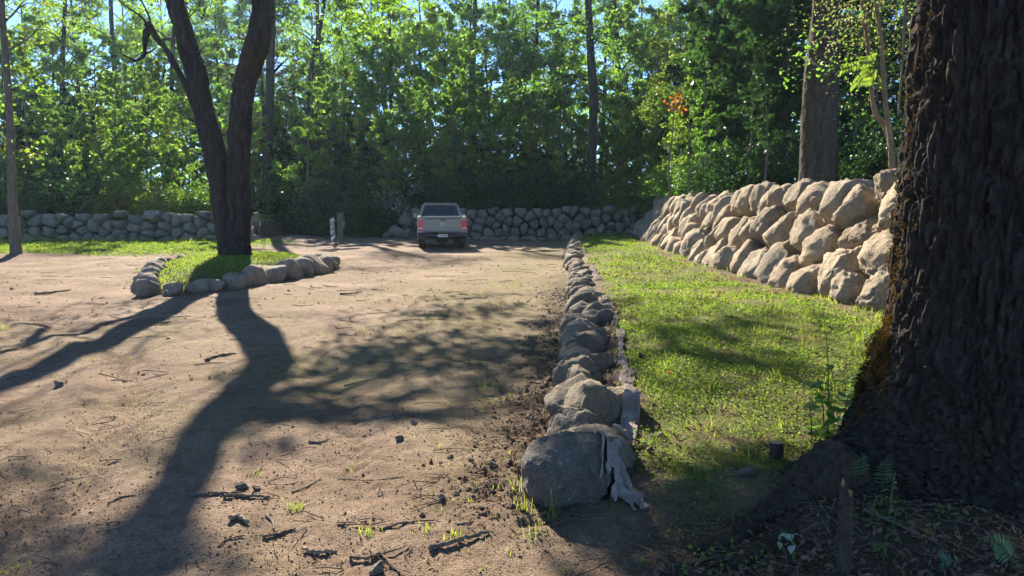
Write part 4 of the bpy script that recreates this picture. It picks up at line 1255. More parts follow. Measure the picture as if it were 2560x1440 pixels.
for i_, (px_, y0_, Y_, w_, ln_, lb_) in enumerate([(668, 540, 52.0, 22, 8, 'dark upright trunk just right of the forked tree, beyond the gate post'), (800, 515, 64.0, 12, -4, 'dark thin trunk rising above the lone gate post'), (1178, 515, 66.0, 13, 6, 'dark thin trunk rising straight above the pickup'),
                                          (735, 518, 60.0, 13, 45, 'leaning dark trunk between the forked tree and the gate post'), (1556, 515, 62.0, 14, -12, 'dark trunk just right of the tall straight tree'), (300, 515, 63.0, 13, -14, 'dark trunk rising behind the middle of the left wall'),
                                          (146, 515, 60.0, 12, 10, 'dark thin trunk behind the left wall near the slim tree'), (985, 515, 61.0, 11, -8, 'dark thin trunk left of the pickup roof'), (1330, 515, 65.0, 12, 9, 'dark thin trunk behind the middle of the far wall'), (418, 515, 64.0, 11, 12, 'dark thin trunk left of the forked tree')]):
    straight_tree('pole_tree', lb_, [(px_, y0_), (px_ + ln_ * 0.1, y0_ - 20), (px_ + ln_ * 0.3, 400), (px_ + ln_ * 0.8, 280), (px_ + ln_, 160), (px_ + ln_ * 1.5, 60), (px_ + ln_ * 1.7, -10), (px_ + ln_ * 1.9, -60), (px_ + ln_ * 2.0, -100)],
                  [w_ * 1.4, w_ * 1.1, w_, w_ * 0.95, w_ * 0.9, w_ * 0.8, w_ * 0.7, w_ * 0.55, w_ * 0.3], Y_, 200 + i_, 'bark_dark', 'leaf_light',
                  [([(px_ + ln_, 190), (px_ + ln_ + 30, 150), (px_ + ln_ + 60, 120)], w_ * 0.4), ([(px_ + ln_ * 1.2, 110), (px_ + ln_ - 30, 80), (px_ + ln_ - 65, 70)], w_ * 0.4)], k=12, amp=0.012, cell=0.1, top=3, spread=1.8)['group'] = 'thin dark trunks of the wood'
straight_tree('mossy_tree', 'thick brown mossy trunk standing on the bank above the retaining wall', [(2042, 470), (2042, 445), (2044, 360), (2047, 270), (2053, 180), (2060, 90), (2063, 0), (2066, -120), (2070, -300), (2072, -480)],
              [104, 84, 80, 78, 76, 66, 56, 52, 44, 30], 17.0, 62, 'bark_mid', 'leaf_mid', [([(2020, 150), (2008, 165), (2012, 190)], 16)], k=56, amp=0.02, cell=0.07, top=12, spread=3.5)
straight_tree('slender_tree', 'slender dark trunk close behind the thick mossy trunk', [(2086, 460), (2086, 440), (2086, 330), (2090, 200), (2094, 80), (2096, -60), (2098, -250)],
              [20, 17, 16, 15, 14, 13, 9], 19.0, 63, 'bark_mid', 'leaf_mid', k=20, top=8, spread=2.0)
straight_tree('curved_sapling', 'pale brown curving stem beside the huge trunk, the left one of two', [(2232, 425), (2228, 370), (2212, 315), (2188, 280), (2178, 210), (2172, 130), (2160, 40), (2150, -60), (2140, -200)],
              [13, 13, 13, 12, 11, 11, 10, 9, 6], 12.5, 64, 'bark_pale', 'leaf_pale_green', [([(2176, 190), (2150, 160), (2120, 140), (2095, 150)], 4), ([(2172, 130), (2140, 90), (2110, 60), (2080, 70)], 4), ([(2165, 70), (2130, 40), (2100, 20)], 4), ([(2170, 110), (2200, 80), (2220, 40)], 4)], k=14, amp=0.006, cell=0.05, top=3, spread=0.7)
straight_tree('pale_sapling', 'pale brown nearly upright stem beside the huge trunk, the right one of two', [(2230, 430), (2228, 380), (2224, 330), (2215, 270), (2208, 180), (2203, 100), (2192, 20), (2184, -80), (2176, -200)],
              [15, 14, 14, 13, 12, 12, 11, 9, 6], 12.3, 65, 'bark_pale', 'leaf_light', [([(2206, 160), (2225, 140), (2236, 110)], 3), ([(2200, 90), (2170, 60), (2150, 20)], 4)], k=14, amp=0.006, cell=0.05, top=3, spread=0.7)

def autumn_sapling():
    rs = np.random.RandomState(14)
    Y = 27.0
    P_, R_ = ptube([(1676, 490), (1672, 420), (1680, 350), (1684, 290), (1688, 245)], Y, [5, 5, 4, 3, 2])
    base = P_[0]
    root = thing('autumn_sapling', base, 'thin sapling with a few bright orange leaves at its tip above the wall', 'sapling')
    mb = MB(); Q = spline(np.column_stack([P_, R_]), 24); mb.tube(Q[:, :3] - base, Q[:, 3], 6)
    cb = MB(); yb = MB()
    for i, n in ((19, 12), (21, 18), (22, 16), (23, 12)):
        e = Q[i, :3] + rs.normal(size=3) * np.array([0.16, 0.16, 0.08])
        mb.tube([Q[i, :3] - base, e - base], 0.008, 4, caps=False)
        X = e + rs.normal(size=(n, 3)) * np.array([0.14, 0.14, 0.12]); z_ = rs.uniform(0.08, 0.15, n)
        leaf_quads(cb, X - base, z_, z_ * 0.6, rs, 0.3)
    for i in (8, 11, 13, 15):
        e = Q[i, :3] + rs.normal(size=3) * 0.3; X = e + rs.normal(size=(40, 3)) * 0.22; z_ = rs.uniform(0.08, 0.15, 40)
        leaf_quads(yb, X - base, z_, z_ * 0.6, rs, 0.3)
    mb.obj('stem', M['bark_grey'], root)['kind'] = 'stuff'
    cb.obj('orange_leaves', M['leaf_orange'], root)['kind'] = 'stuff'; yb.obj('green_leaves', M['leaf_yellow'], root)['kind'] = 'stuff'
autumn_sapling()

def giant_tree():
    rs = np.random.RandomState(9)
    c = np.array([3.07, 4.74, 0.0])
    root = thing('giant_tree', c, 'huge dark furrowed trunk with orange moss on its lit edge, filling the near corner', 'tree')
    z = np.array([-0.15, 0.0, 0.15, 0.35, 0.6, 0.9, 1.3, 1.7, 2.3, 3.0, 4.0, 5.5, 7.5])
    r = np.array([1.05, 0.95, 0.86, 0.76, 0.695, 0.655, 0.64, 0.64, 0.63, 0.62, 0.60, 0.57, 0.52])
    path = np.column_stack([0.04 * z, 0.02 * z, z])
    def fl(n, v):
        a = np.arctan2(n[:, 1], n[:, 0])
        zz = np.maximum(0, v[:, 2])
        root_l = np.exp(-((np.abs(np.angle(np.exp(1j * (a + 2.90))))) / 0.34) ** 2)      # root towards the near left
        root_r = np.exp(-((np.abs(np.angle(np.exp(1j * (a + 1.2))))) / 0.5) ** 2)
        return 1 + np.exp(-zz / 0.30) * (0.50 * root_l + 0.12 * root_r) + 0.03 * np.cos(5 * a + 1.2)
    P = path.copy()
    v, q = bark_tube(P, r, 420, 500, 0.034, 0.046, 91, fl, 0.15, 0.55, 0.034)
    # finer rings near eye height come from the spline's even spacing; keep the mesh below 8 m
    mb = MB(); mb.add(v, q)
    mb.obj('trunk', M['bark_giant'], root)
    # moss on the sun side
    k = v[(v[:, 2] > 0.25) & (v[:, 2] < 3.4)]
    ax = np.column_stack([0.04 * k[:, 2], 0.02 * k[:, 2]])
    a = np.arctan2(k[:, 1] - ax[:, 1], k[:, 0] - ax[:, 0])
    da = np.abs(np.angle(np.exp(1j * (a - 2.75))))
    pr = np.exp(-(da / 0.36) ** 2) * smooth(0.0, 0.3, fbm(k * np.array([9, 9, 3.0]), 3, 4)) * (0.12 + 0.8 * np.exp(-((k[:, 2] - 0.65) / 0.36) ** 2))
    k = k[rs.rand(len(k)) < np.clip(pr, 0, 1)]
    if len(k) > 5200: k = k[rs.permutation(len(k))[:5200]]
    n = len(k)
    nr = unit(np.column_stack([k[:, :2], np.zeros(n)]))
    mo = MB()
    for rep in range(6):
        X = k + nr * rs.uniform(0.0, 0.030, (n, 1)) + rs.normal(size=(n, 3)) * 0.012
        leaf_quads(mo, X, rs.uniform(0.012, 0.032, n), rs.uniform(0.006, 0.013, n), rs, -0.2, nrm=nr * 0.4 + rs.normal(size=(n, 3)))
    mo.obj('moss', M['moss'], root)['kind'] = 'stuff'
    # surface roots
    def rt(pts, rad_, mt='bark_root'):
        P = spline(np.column_stack([np.array(pts), np.array(rad_)]), 60)
        v, q = bark_tube(P[:, :3], P[:, 3], 40, 110, 0.016, 0.05, len(pts) + 40)
        m_ = MB(); m_.add(v - c, q); m_.obj('root', M[mt], root)
    rt([(1.95, 4.38, 0.10), (1.66, 4.22, 0.00), (1.42, 4.0, -0.025), (1.22, 3.78, -0.02), (1.00, 3.58, -0.03), (0.72, 3.42, -0.09)], [0.20, 0.13, 0.085, 0.065, 0.055, 0.035])
    rt([(1.62, 4.10, -0.06), (1.45, 3.82, -0.015), (1.30, 3.60, -0.01), (1.12, 3.46, -0.02), (0.90, 3.36, -0.07)], [0.05, 0.05, 0.05, 0.045, 0.03])
    # unseen crown high above the frame, put in to dim the foreground
    br, cb = MB(), MB()
    for kk in range(26):
        h = np.array([0.16, 0.1, rs.uniform(5.2, 7.4)])
        az = kk * 2.4 + rs.rand(); e = h + np.array([math.cos(az), math.sin(az), rs.uniform(0.3, 0.9)]) * rs.uniform(2.0, 5.5)
        Q = limb(h, e, rs, 9, 0.08, 0.1)
        br.tube(Q, np.linspace(0.12, 0.015, 9), 6)
        for i in range(4, 9):
            X = Q[i] + rs.normal(size=(150, 3)) * np.array([0.6, 0.6, 0.3])
            s = rs.uniform(0.09, 0.18, 150); leaf_quads(cb, X, s, s * 0.6, rs, 0.4)
    for px, py, z, n in [(1800, 1300, 7.0, 320), (1900, 1230, 6.6, 280), (2000, 1290, 6.9, 320), (2120, 1220, 6.7, 300), (2140, 1340, 7.1, 320), (2000, 1400, 7.2, 320), (1860, 1410, 7.2, 320),
                         (2280, 1380, 7.3, 300), (2250, 1260, 6.8, 300), (1800, 1500, 7.4, 320), (2100, 1500, 7.4, 320), (2450, 1450, 7.4, 320), (2400, 1250, 7.0, 300)]:  # unseen long limbs and clumps, added so their shade falls on the near right ground
        g = gp(px, py); e = np.array([g[0] - 0.55 * z, g[1] + 1.75 * z, z]) - c
        Q = limb(np.array([0.16, 0.1, rs.uniform(5.8, 7.2)]), e, rs, 12, 0.05, 0.05)
        br.tube(Q, np.linspace(0.07, 0.008, 12), 6)
        sub = e + rs.normal(size=(6, 3)) * np.array([0.30, 0.25, 0.10])
        X = sub[rs.randint(6, size=n)] + rs.normal(size=(n, 3)) * np.array([0.20, 0.18, 0.06])
        s = rs.uniform(0.10, 0.18, n); leaf_quads(cb, X, s, s * 0.62, rs, 0.45)
    br.obj('limb', M['bark_giant'], root)['kind'] = 'stuff'
    cb.obj('crown', M['leaf_mid'], root)
    # the vine hugging the lit edge
    P_, R_ = ptube([(2266, -20), (2262, 60), (2256, 160), (2250, 240), (2246, 290)], 4.62, [7, 7, 6, 6, 4])
    m_ = MB(); Q = spline(np.column_stack([P_, R_]), 30); m_.tube(Q[:, :3] - c, Q[:, 3], 7); m_.obj('vine', M['dead_wood'], root)
    m_ = MB()
    for pts, w in (([(2240, 370), (2252, 410), (2278, 428), (2305, 440)], 4), ([(2280, 432), (2288, 450), (2284, 470)], 3)):
        P_, R_ = ptube(pts, 4.3, np.linspace(w, 1.5, len(pts))); Q = spline(np.column_stack([P_, R_]), 14); m_.tube(Q[:, :3] - c, Q[:, 3], 6)
    m_.obj('twig', M['pale_wood'], root)
giant_tree()

# ------------------------------------------------------------------ pickup
def paint(name, col, rough=0.35, metal=0.3, dust=0.25):
    m, nt, out = new_mat(name)
    co = obj_co(nt)
    f = math_(nt, 'MULTIPLY', ramp_val(nt, noise(nt, co, 3.0, 6, 0.65), 0.35, 0.75), dust)
    c = mixc(nt, f, col, (0.27, 0.21, 0.15))
    rg = math_(nt, 'ADD', math_(nt, 'MULTIPLY', f, 0.8), rough)
    bsdf(nt, out, c, rg, 0.5, None, metal)
    return m
M['paint'] = paint('truck_paint', (0.235, 0.242, 0.215), 0.33, 0.35, 0.15)
M['plastic'] = paint('black_plastic', (0.022, 0.023, 0.026), 0.55, 0.0, 0.05)
M['rubber'] = paint('tyre_rubber', (0.020, 0.020, 0.020), 0.85, 0.0, 0.35)
M['chrome'] = simple('chrome', (0.75, 0.75, 0.75), 0.15, 0.5, 1.0)
M['rim'] = simple('rim_metal', (0.42, 0.42, 0.42), 0.35, 0.5, 0.8)
M['red_lens'] = simple('red_lens', (0.52, 0.015, 0.02), 0.18, 0.6)
M['clear_lens'] = simple('clear_lens', (0.62, 0.42, 0.40), 0.2, 0.6)
M['plate'] = simple('plate_white', (0.62, 0.62, 0.56), 0.5, 0.3)
M['ink'] = simple('plate_ink', (0.03, 0.03, 0.03), 0.6, 0.2)
M['seat'] = simple('seat_fabric', (0.025, 0.025, 0.028), 0.9, 0.1)
def glass_mat():
    m, nt, out = new_mat('car_glass')
    g = nt.nodes.new('ShaderNodeBsdfGlossy'); g.inputs['Roughness'].default_value = 0.03; g.inputs[0].default_value = (0.9, 0.95, 0.95, 1)
    t = nt.nodes.new('ShaderNodeBsdfTransparent'); t.inputs[0].default_value = (0.62, 0.70, 0.68, 1)
    fr_ = nt.nodes.new('ShaderNodeFresnel'); fr_.inputs[0].default_value = 1.5
    mx = nt.nodes.new('ShaderNodeMixShader')
    nt.links.new(fr_.outputs[0], mx.inputs[0]); nt.links.new(t.outputs[0], mx.inputs[1]); nt.links.new(g.outputs[0], mx.inputs[2])
    nt.links.new(mx.outputs[0], out.inputs['Surface'])
    return m
M['glass'] = glass_mat()

def bm_obj(name, bm, mat, parent, bev=0.0, seg=2):
    if bev:
        bmesh.ops.bevel(bm, geom=[e for e in bm.edges if len(e.link_faces) == 2 and e.calc_face_angle(0) > 0.45], offset=bev, segments=seg, affect='EDGES', profile=0.5, clamp_overlap=True)
    bmesh.ops.recalc_face_normals(bm, faces=bm.faces)
    me = bpy.data.meshes.new(name); bm.to_mesh(me); bm.free()
    me.materials.append(mat)
    me.polygons.foreach_set('use_smooth', [False] * len(me.polygons))
    return link(name, me, parent)

def bm_hexa(bm, pts):
    """8 corners: bottom 4 (ccw), top 4"""
    v = [bm.verts.new(p) for p in pts]
    for f in ((3, 2, 1, 0), (4, 5, 6, 7), (0, 1, 5, 4), (1, 2, 6, 5), (2, 3, 7, 6), (3, 0, 4, 7)): bm.faces.new([v[i] for i in f])
def bm_box(bm, x0, x1, y0, y1, z0, z1):
    bm_hexa(bm, [(x0, y0, z0), (x1, y0, z0), (x1, y1, z0), (x0, y1, z0), (x0, y0, z1), (x1, y0, z1), (x1, y1, z1), (x0, y1, z1)])
def bm_prism(bm, prof, x0, x1, inset=0.0):
    """side profile (y,z) extruded from x0 to x1"""
    a = [bm.verts.new((x0, y, z)) for y, z in prof]; b = [bm.verts.new((x1, y, z)) for y, z in prof]
    n = len(prof)
    bm.faces.new(a[::-1]); bm.faces.new(b)
    for i in range(n): bm.faces.new([a[i], a[(i + 1) % n], b[(i + 1) % n], b[i]])

def pickup():
    pos = gp(1109, 622)
    root = thing('pickup_truck', (pos[0], pos[1] - 0.35, 0.0), 'grey-green double-cab pickup truck parked tail towards the viewer on the dirt', 'pickup truck', rz=rad(7.5))
    root.location.z = float(gz(pos[0], pos[1], False)) - 0.01
    HW = 0.955
    RW, FW, WR = 0.98 + 0.30, 4.38, 0.385          # rear axle, front axle (y), wheel radius
    def arch(yc, r=0.47, n=9):
        return [(yc + r * math.cos(a), 0.40 + r * math.sin(a) * 0.98) for a in np.linspace(math.pi, 0, n)]
    # lower body sides with wheel arches
    prof = [(0.10, 0.62), (0.10, 0.98), (5.05, 0.98), (5.17, 0.80), (5.19, 0.45), (FW + 0.49, 0.38)] + arch(FW)[::-1] + [(FW - 0.49, 0.36), (RW + 0.49, 0.36)] + arch(RW)[::-1] + [(RW - 0.49, 0.45)]
    for sgn in (-1, 1):
        bm = bmesh.new()
        bm_prism(bm, prof, sgn * HW, sgn * (HW - 0.14))
        bm_obj('side_panel', bm, M['paint'], root, 0.02)
    # bed
    bm = bmesh.new()
    for sgn in (-1, 1):
        a, b = sgn * (HW - 0.10), sgn * (HW - 0.005)
        bm_hexa(bm, [(min(a, b), 0.07, 0.97), (max(a, b), 0.07, 0.97), (max(a, b), 1.86, 0.97), (min(a, b), 1.86, 0.97),
                     (min(a, b) + 0.012 * (sgn < 0), 0.07, 1.255), (max(a, b) - 0.012 * (sgn > 0), 0.07, 1.255), (max(a, b) - 0.012 * (sgn > 0), 1.86, 1.275), (min(a, b) + 0.012 * (sgn < 0), 1.86, 1.275)])
    bm_box(bm, -HW + 0.1, HW - 0.1, 1.80, 1.86, 0.75, 1.27)
    bm_box(bm, -HW + 0.14, HW - 0.14, 0.12, 1.80, 0.70, 0.76)
    bm_obj('cargo_bed', bm, M['paint'], root, 0.012)
    bm = bmesh.new()
    for sgn in (-1, 1): bm_box(bm, sgn * HW - 0.10 * (sgn > 0), sgn * HW + 0.10 * (sgn < 0), 0.10, 1.86, 1.2765, 1.295)
    bm_obj('bed_rail', bm, M['plastic'], root, 0.006)
    # tailgate
    bm = bmesh.new()
    prof = [(0.02, 0.66), (0.0, 0.72), (0.015, 0.80), (0.0, 1.16), (-0.02, 1.245), (0.0, 1.285), (0.06, 1.285), (0.06, 0.66)]
    bm_prism(bm, prof, -0.735, 0.735)
    bm_obj('tailgate', bm, M['paint'], root, 0.008)
    bm = bmesh.new(); bm_box(bm, -0.74, 0.74, -0.022, 0.045, 1.287, 1.302); bm_obj('tailgate_cap', bm, M['rim'], root, 0.005)
    bm = bmesh.new(); bm_box(bm, -0.085, 0.085, -0.018, 0.012, 1.13, 1.165); bm_obj('tailgate_handle', bm, M['plastic'], root, 0.006)
    # round badge: a ring with the letters V over W
    mb = MB()
    th = np.linspace(0, 2 * math.pi, 33)
    ring = np.column_stack([0.082 * np.cos(th), np.full(33, -0.012), 0.98 + 0.082 * np.sin(th)])
    mb.tube(ring, 0.010, 8, caps=False)
    def stroke(pts):
        mb.tube(np.array([(a * 0.075, -0.013, 0.98 + b * 0.075) for a, b in pts]), 0.0085, 6)
    stroke([(-0.38, 0.86), (0.0, 0.08)]); stroke([(0.0, 0.08), (0.38, 0.86)])
    stroke([(-0.82, 0.42), (-0.40, -0.80)]); stroke([(-0.40, -0.80), (0.0, -0.05)]); stroke([(0.0, -0.05), (0.40, -0.80)]); stroke([(0.40, -0.80), (0.82, 0.42)])
    mb.obj('badge', M['chrome'], root)
    # tail lights wrap the corners
    for sgn in (-1, 1):
        a, b = (0.755, 0.962)
        x0, x1 = (a, b) if sgn > 0 else (-b, -a)
        bm = bmesh.new(); bm_box(bm, x0, x1, -0.012, 0.26, 0.86, 1.145); o = bm_obj('tail_light', bm, M['red_lens'], root, 0.02, 3)
        bm = bmesh.new(); bm_box(bm, x0 + 0.006, x1 - 0.006, -0.0155, 0.05, 0.795, 0.862); bm_obj('reversing_lens', bm, M['clear_lens'], o, 0.008)
        bm = bmesh.new(); bm_box(bm, x0 + 0.006, x1 - 0.006, -0.010, 0.05, 0.735, 0.7935); bm_obj('reflector', bm, M['red_lens'], o, 0.006)
        bm = bmesh.new(); bm_box(bm, x0 - 0.003 * (sgn < 0), x1 + 0.003 * (sgn > 0) - 0.012 * (sgn > 0) + 0.012 * (sgn < 0), 0.012, 0.10, 0.66, 0.735); bm_box(bm, x0 + 0.01, x1 - 0.01, 0.012, 0.10, 1.147, 1.26); bm_obj('corner_panel', bm, M['paint'], root, 0.01)
    # rear bumper with a stepped middle
    bm = bmesh.new()
    bm_prism(bm, [(0.10, 0.42), (-0.06, 0.46), (-0.10, 0.52), (-0.10, 0.62), (-0.07, 0.655), (0.10, 0.655)], -0.96, -0.42)
    bm_prism(bm, [(0.10, 0.42), (-0.06, 0.46), (-0.10, 0.52), (-0.10, 0.62), (-0.07, 0.655), (0.10, 0.655)], 0.42, 0.96)
    bm_prism(bm, [(0.10, 0.42), (-0.02, 0.44), (-0.045, 0.50), (-0.045, 0.60), (-0.02, 0.61), (0.10, 0.61)], -0.418, 0.418)
    bm_obj('rear_bumper', bm, M['plastic'], root, 0.015)
    bm = bmesh.new(); bm_box(bm, -0.19, 0.19, -0.062, -0.050, 0.485, 0.602); pl = bm_obj('number_plate', bm, M['plate'], root, 0.004)
    cu = bpy.data.curves.new('plate_text', 'FONT'); cu.body = 'SJ XR-30'; cu.align_x = 'CENTER'; cu.align_y = 'CENTER'; cu.size = 0.085; cu.extrude = 0.001
    tx = bpy.data.objects.new('plate_text', cu); COL.objects.link(tx); cu.materials.append(M['ink'])
    bpy.context.view_layer.update()
    me = bpy.data.meshes.new_from_object(tx.evaluated_get(bpy.context.evaluated_depsgraph_get()))
    bpy.data.objects.remove(tx); bpy.data.curves.remove(cu)
    if not me.materials: me.materials.append(M['ink'])
    tx = link('plate_text', me, pl)
    tx.location = (0, -0.0645, 0.548); tx.rotation_euler = (rad(90), 0, 0); tx.scale = (0.86, 0.98, 1)
    # cab lower block, bonnet, nose
    bm = bmesh.new()
    bm_box(bm, -HW + 0.141, HW - 0.141, 1.90, 5.10, 0.42, 0.975)
    bm_obj('chassis', bm, M['plastic'], root)
    bm = bmesh.new()
    bm_hexa(bm, [(-HW + 0.02, 3.78, 0.977), (HW - 0.02, 3.78, 0.977), (HW - 0.10, 5.04, 0.977), (-HW + 0.10, 5.04, 0.977), (-HW + 0.10, 3.78, 1.16), (HW - 0.10, 3.78, 1.16), (HW - 0.22, 4.98, 1.06), (-HW + 0.22, 4.98, 1.06)])
    bm_obj('bonnet', bm, M['paint'], root, 0.03, 3)
    bm = bmesh.new()
    for sgn in (-1, 1):
        a, b = sgn * (HW - 0.07), sgn * (HW - 0.012)
        bm_box(bm, min(a, b), max(a, b), 1.92, 3.80, 0.977, 1.20)
    bm_obj('door_panel', bm, M['paint'], root, 0.02)
    # greenhouse: roof, pillars, panes
    zb, zr = 1.19, 1.80
    wb_, wr = 0.885, 0.70
    yb0, yb1, yr0, yr1 = 1.93, 3.86, 2.10, 3.05
    bm = bmesh.new()
    bm_hexa(bm, [(-wr - 0.03, yr0 - 0.05, zr - 0.075), (wr + 0.03, yr0 - 0.05, zr - 0.075), (wr + 0.03, yr1 + 0.06, zr - 0.075), (-wr - 0.03, yr1 + 0.06, zr - 0.075),
                 (-wr + 0.04, yr0 + 0.02, zr + 0.035), (wr - 0.04, yr0 + 0.02, zr + 0.035), (wr - 0.05, yr1 - 0.04, zr + 0.035), (-wr + 0.05, yr1 - 0.04, zr + 0.035)])
    bm_obj('roof', bm, M['paint'], root, 0.03, 3)
    def pillar(yb, yr_, w=0.085):
        bm = bmesh.new()
        for sgn in (-1, 1):
            bm_hexa(bm, [(sgn * wb_ - w / 2, yb - w / 2, zb - 0.02), (sgn * wb_ + w / 2, yb - w / 2, zb - 0.02), (sgn * wb_ + w / 2, yb + w / 2, zb - 0.02), (sgn * wb_ - w / 2, yb + w / 2, zb - 0.02),
                         (sgn * wr - w / 2, yr_ - w / 2, zr - 0.06), (sgn * wr + w / 2, yr_ - w / 2, zr - 0.06), (sgn * wr + w / 2, yr_ + w / 2, zr - 0.06), (sgn * wr - w / 2, yr_ + w / 2, zr - 0.06)])
        bm_obj('pillar', bm, M['paint'], root, 0.012)
    pillar(yb0 + 0.03, yr0 + 0.02, 0.10); pillar(2.85, 2.72, 0.07); pillar(yb1 - 0.05, yr1, 0.07)
    bm = bmesh.new(); bm_box(bm, -wb_, wb_, yb0 - 0.03, yb0 + 0.06, 0.98, zb + 0.03); bm_obj('cab_back', bm, M['paint'], root, 0.015)
    def pane(name, pts):
        bm = bmesh.new()
        n = Vector((Vector(pts[1]) - Vector(pts[0])).cross(Vector(pts[3]) - Vector(pts[0]))).normalized() * 0.004
        bm_hexa(bm, [tuple(Vector(p) - n) for p in pts] + [tuple(Vector(p) + n) for p in pts])
        bm_obj(name, bm, M['glass'], root)
    pane('rear_window', [(-wb_ + 0.06, yb0 + 0.01, zb + 0.02), (wb_ - 0.06, yb0 + 0.01, zb + 0.02), (wr - 0.05, yr0, zr - 0.07), (-wr + 0.05, yr0, zr - 0.07)])
    pane('windscreen', [(-wb_ + 0.04, yb1 - 0.04, zb + 0.0), (wb_ - 0.04, yb1 - 0.04, zb + 0.0), (wr - 0.04, yr1 + 0.0, zr - 0.07), (-wr + 0.04, yr1 + 0.0, zr - 0.07)])
    for sgn in (-1, 1):
        pane('side_window', [(sgn * wb_, 2.02, zb + 0.0), (sgn * wb_, 2.80, zb + 0.0), (sgn * wr, 2.67, zr - 0.07), (sgn * wr, 2.17, zr - 0.07)])
        pane('side_window', [(sgn * wb_, 2.90, zb + 0.0), (sgn * wb_, 3.74, zb + 0.0), (sgn * wr, 3.02, zr - 0.07), (sgn * wr, 2.77, zr - 0.07)])
    bm = bmesh.new(); bm_box(bm, -0.16, 0.16, yr0 - 0.065, yr0 - 0.03, zr - 0.03, zr + 0.0); bm_obj('brake_light', bm, M['red_lens'], root, 0.006)
    # seats and mirror inside
    for x in (-0.42, 0.42):
        bm = bmesh.new(); bm_hexa(bm, [(x - 0.25, 2.72, 0.80), (x + 0.25, 2.72, 0.80), (x + 0.25, 2.86, 0.80), (x - 0.25, 2.86, 0.80), (x - 0.20, 2.58, 1.38), (x + 0.20, 2.58, 1.38), (x + 0.20, 2.68, 1.38), (x - 0.20, 2.68, 1.38)])
        s_ = bm_obj('seat', bm, M['seat'], root, 0.03)
        bm = bmesh.new(); bm_box(bm, x - 0.13, x + 0.13, 2.56, 2.66, 1.39, 1.60); bm_obj('headrest', bm, M['seat'], s_, 0.04, 3)
    bm = bmesh.new(); bm_box(bm, -0.72, 0.72, 2.03, 2.15, 0.80, 1.29); bm_obj('rear_bench', bm, M['seat'], root, 0.03)
    bm = bmesh.new(); bm_box(bm, -0.12, 0.12, 3.02, 3.05, 1.58, 1.66); bm_obj('rear_view_mirror', bm, M['plastic'], root, 0.01)
    bm = bmesh.new(); bm_box(bm, -0.8, 0.8, 3.35, 3.70, 1.0, 1.20); bm_obj('dashboard', bm, M['plastic'], root, 0.04)
    for sgn in (-1, 1):
        bm = bmesh.new(); bm_box(bm, min(sgn * 0.98, sgn * 1.13), max(sgn * 0.98, sgn * 1.13), 3.42, 3.50, 1.20, 1.38); bm_obj('door_mirror', bm, M['paint'], root, 0.03, 3)
    # wheel arch trims, flaps, axle, exhaust
    bm = bmesh.new()
    for sgn in (-1, 1):
        bm_box(bm, min(sgn * 0.70, sgn * 0.95), max(sgn * 0.70, sgn * 0.95), RW - 0.50, RW - 0.47, 0.22, 0.60)
    bm_obj('mud_flap', bm, M['rubber'], root)
    mb = MB(); mb.tube([(-0.75, RW, 0.40), (-0.2, RW, 0.40), (0, RW, 0.40), (0.2, RW, 0.40), (0.75, RW, 0.40)], [0.05, 0.06, 0.15, 0.06, 0.05], 12)
    mb.tube([(-0.5, 0.1, 0.42), (-0.5, 0.6, 0.44), (-0.5, 1.9, 0.45)], 0.03, 8)
    mb.tube([(0, 0.35, 0.50), (0, 0.75, 0.50)], 0.30, 20)
    mb.obj('rear_axle', M['plastic'], root)
    # wheels
    def lathe(prof, n=36):
        th = np.arange(n) / n * 2 * math.pi
        P = np.array([(x, r * math.cos(t), r * math.sin(t)) for x, r in prof for t in th])
        m_ = len(prof)
        i = np.arange(m_ - 1)[:, None] * n; j = np.arange(n)[None, :]; j2 = (j + 1) % n
        return P, np.stack([i + j, i + j2, i + n + j2, i + n + j], -1).reshape(-1, 4)
    tyre = [(-0.10, 0.23), (-0.125, 0.27), (-0.13, 0.33), (-0.115, 0.372), (-0.09, 0.385), (-0.05, 0.388), (-0.045, 0.378), (-0.03, 0.378), (-0.025, 0.389), (0.025, 0.389), (0.03, 0.378), (0.045, 0.378), (0.05, 0.388), (0.09, 0.385), (0.115, 0.372), (0.13, 0.33), (0.125, 0.27), (0.10, 0.23)]
    rimp = [(0.10, 0.23), (0.09, 0.21), (0.05, 0.20), (0.06, 0.08), (0.075, 0.05), (0.075, 0.001)]
    for y in (RW, FW):
        for sgn in (-1, 1):
            w = bpy.data.objects.new('wheel', None); COL.objects.link(w); w.parent = root; w.location = (sgn * 0.80, y, 0.387)
            P, Q = lathe(tyre); mb = MB(); mb.add(P, Q); mb.obj('tyre', M['rubber'], w)
            P, Q = lathe([(a * sgn, b) for a, b in rimp]); mb = MB(); mb.add(P, Q)
            for k in range(6):
                a = k / 6 * 2 * math.pi
                mb.box((sgn * 0.085, 0.13 * math.cos(a), 0.13 * math.sin(a)), (0.02, 0.05, 0.16), (a - math.pi / 2, 0, 0))
            P, Q = lathe([(-0.10 * sgn, 0.23), (-0.10 * sgn, 0.001)]); mb.add(P, Q)
            mb.obj('rim', M['rim'], w)
    return root
pickup()

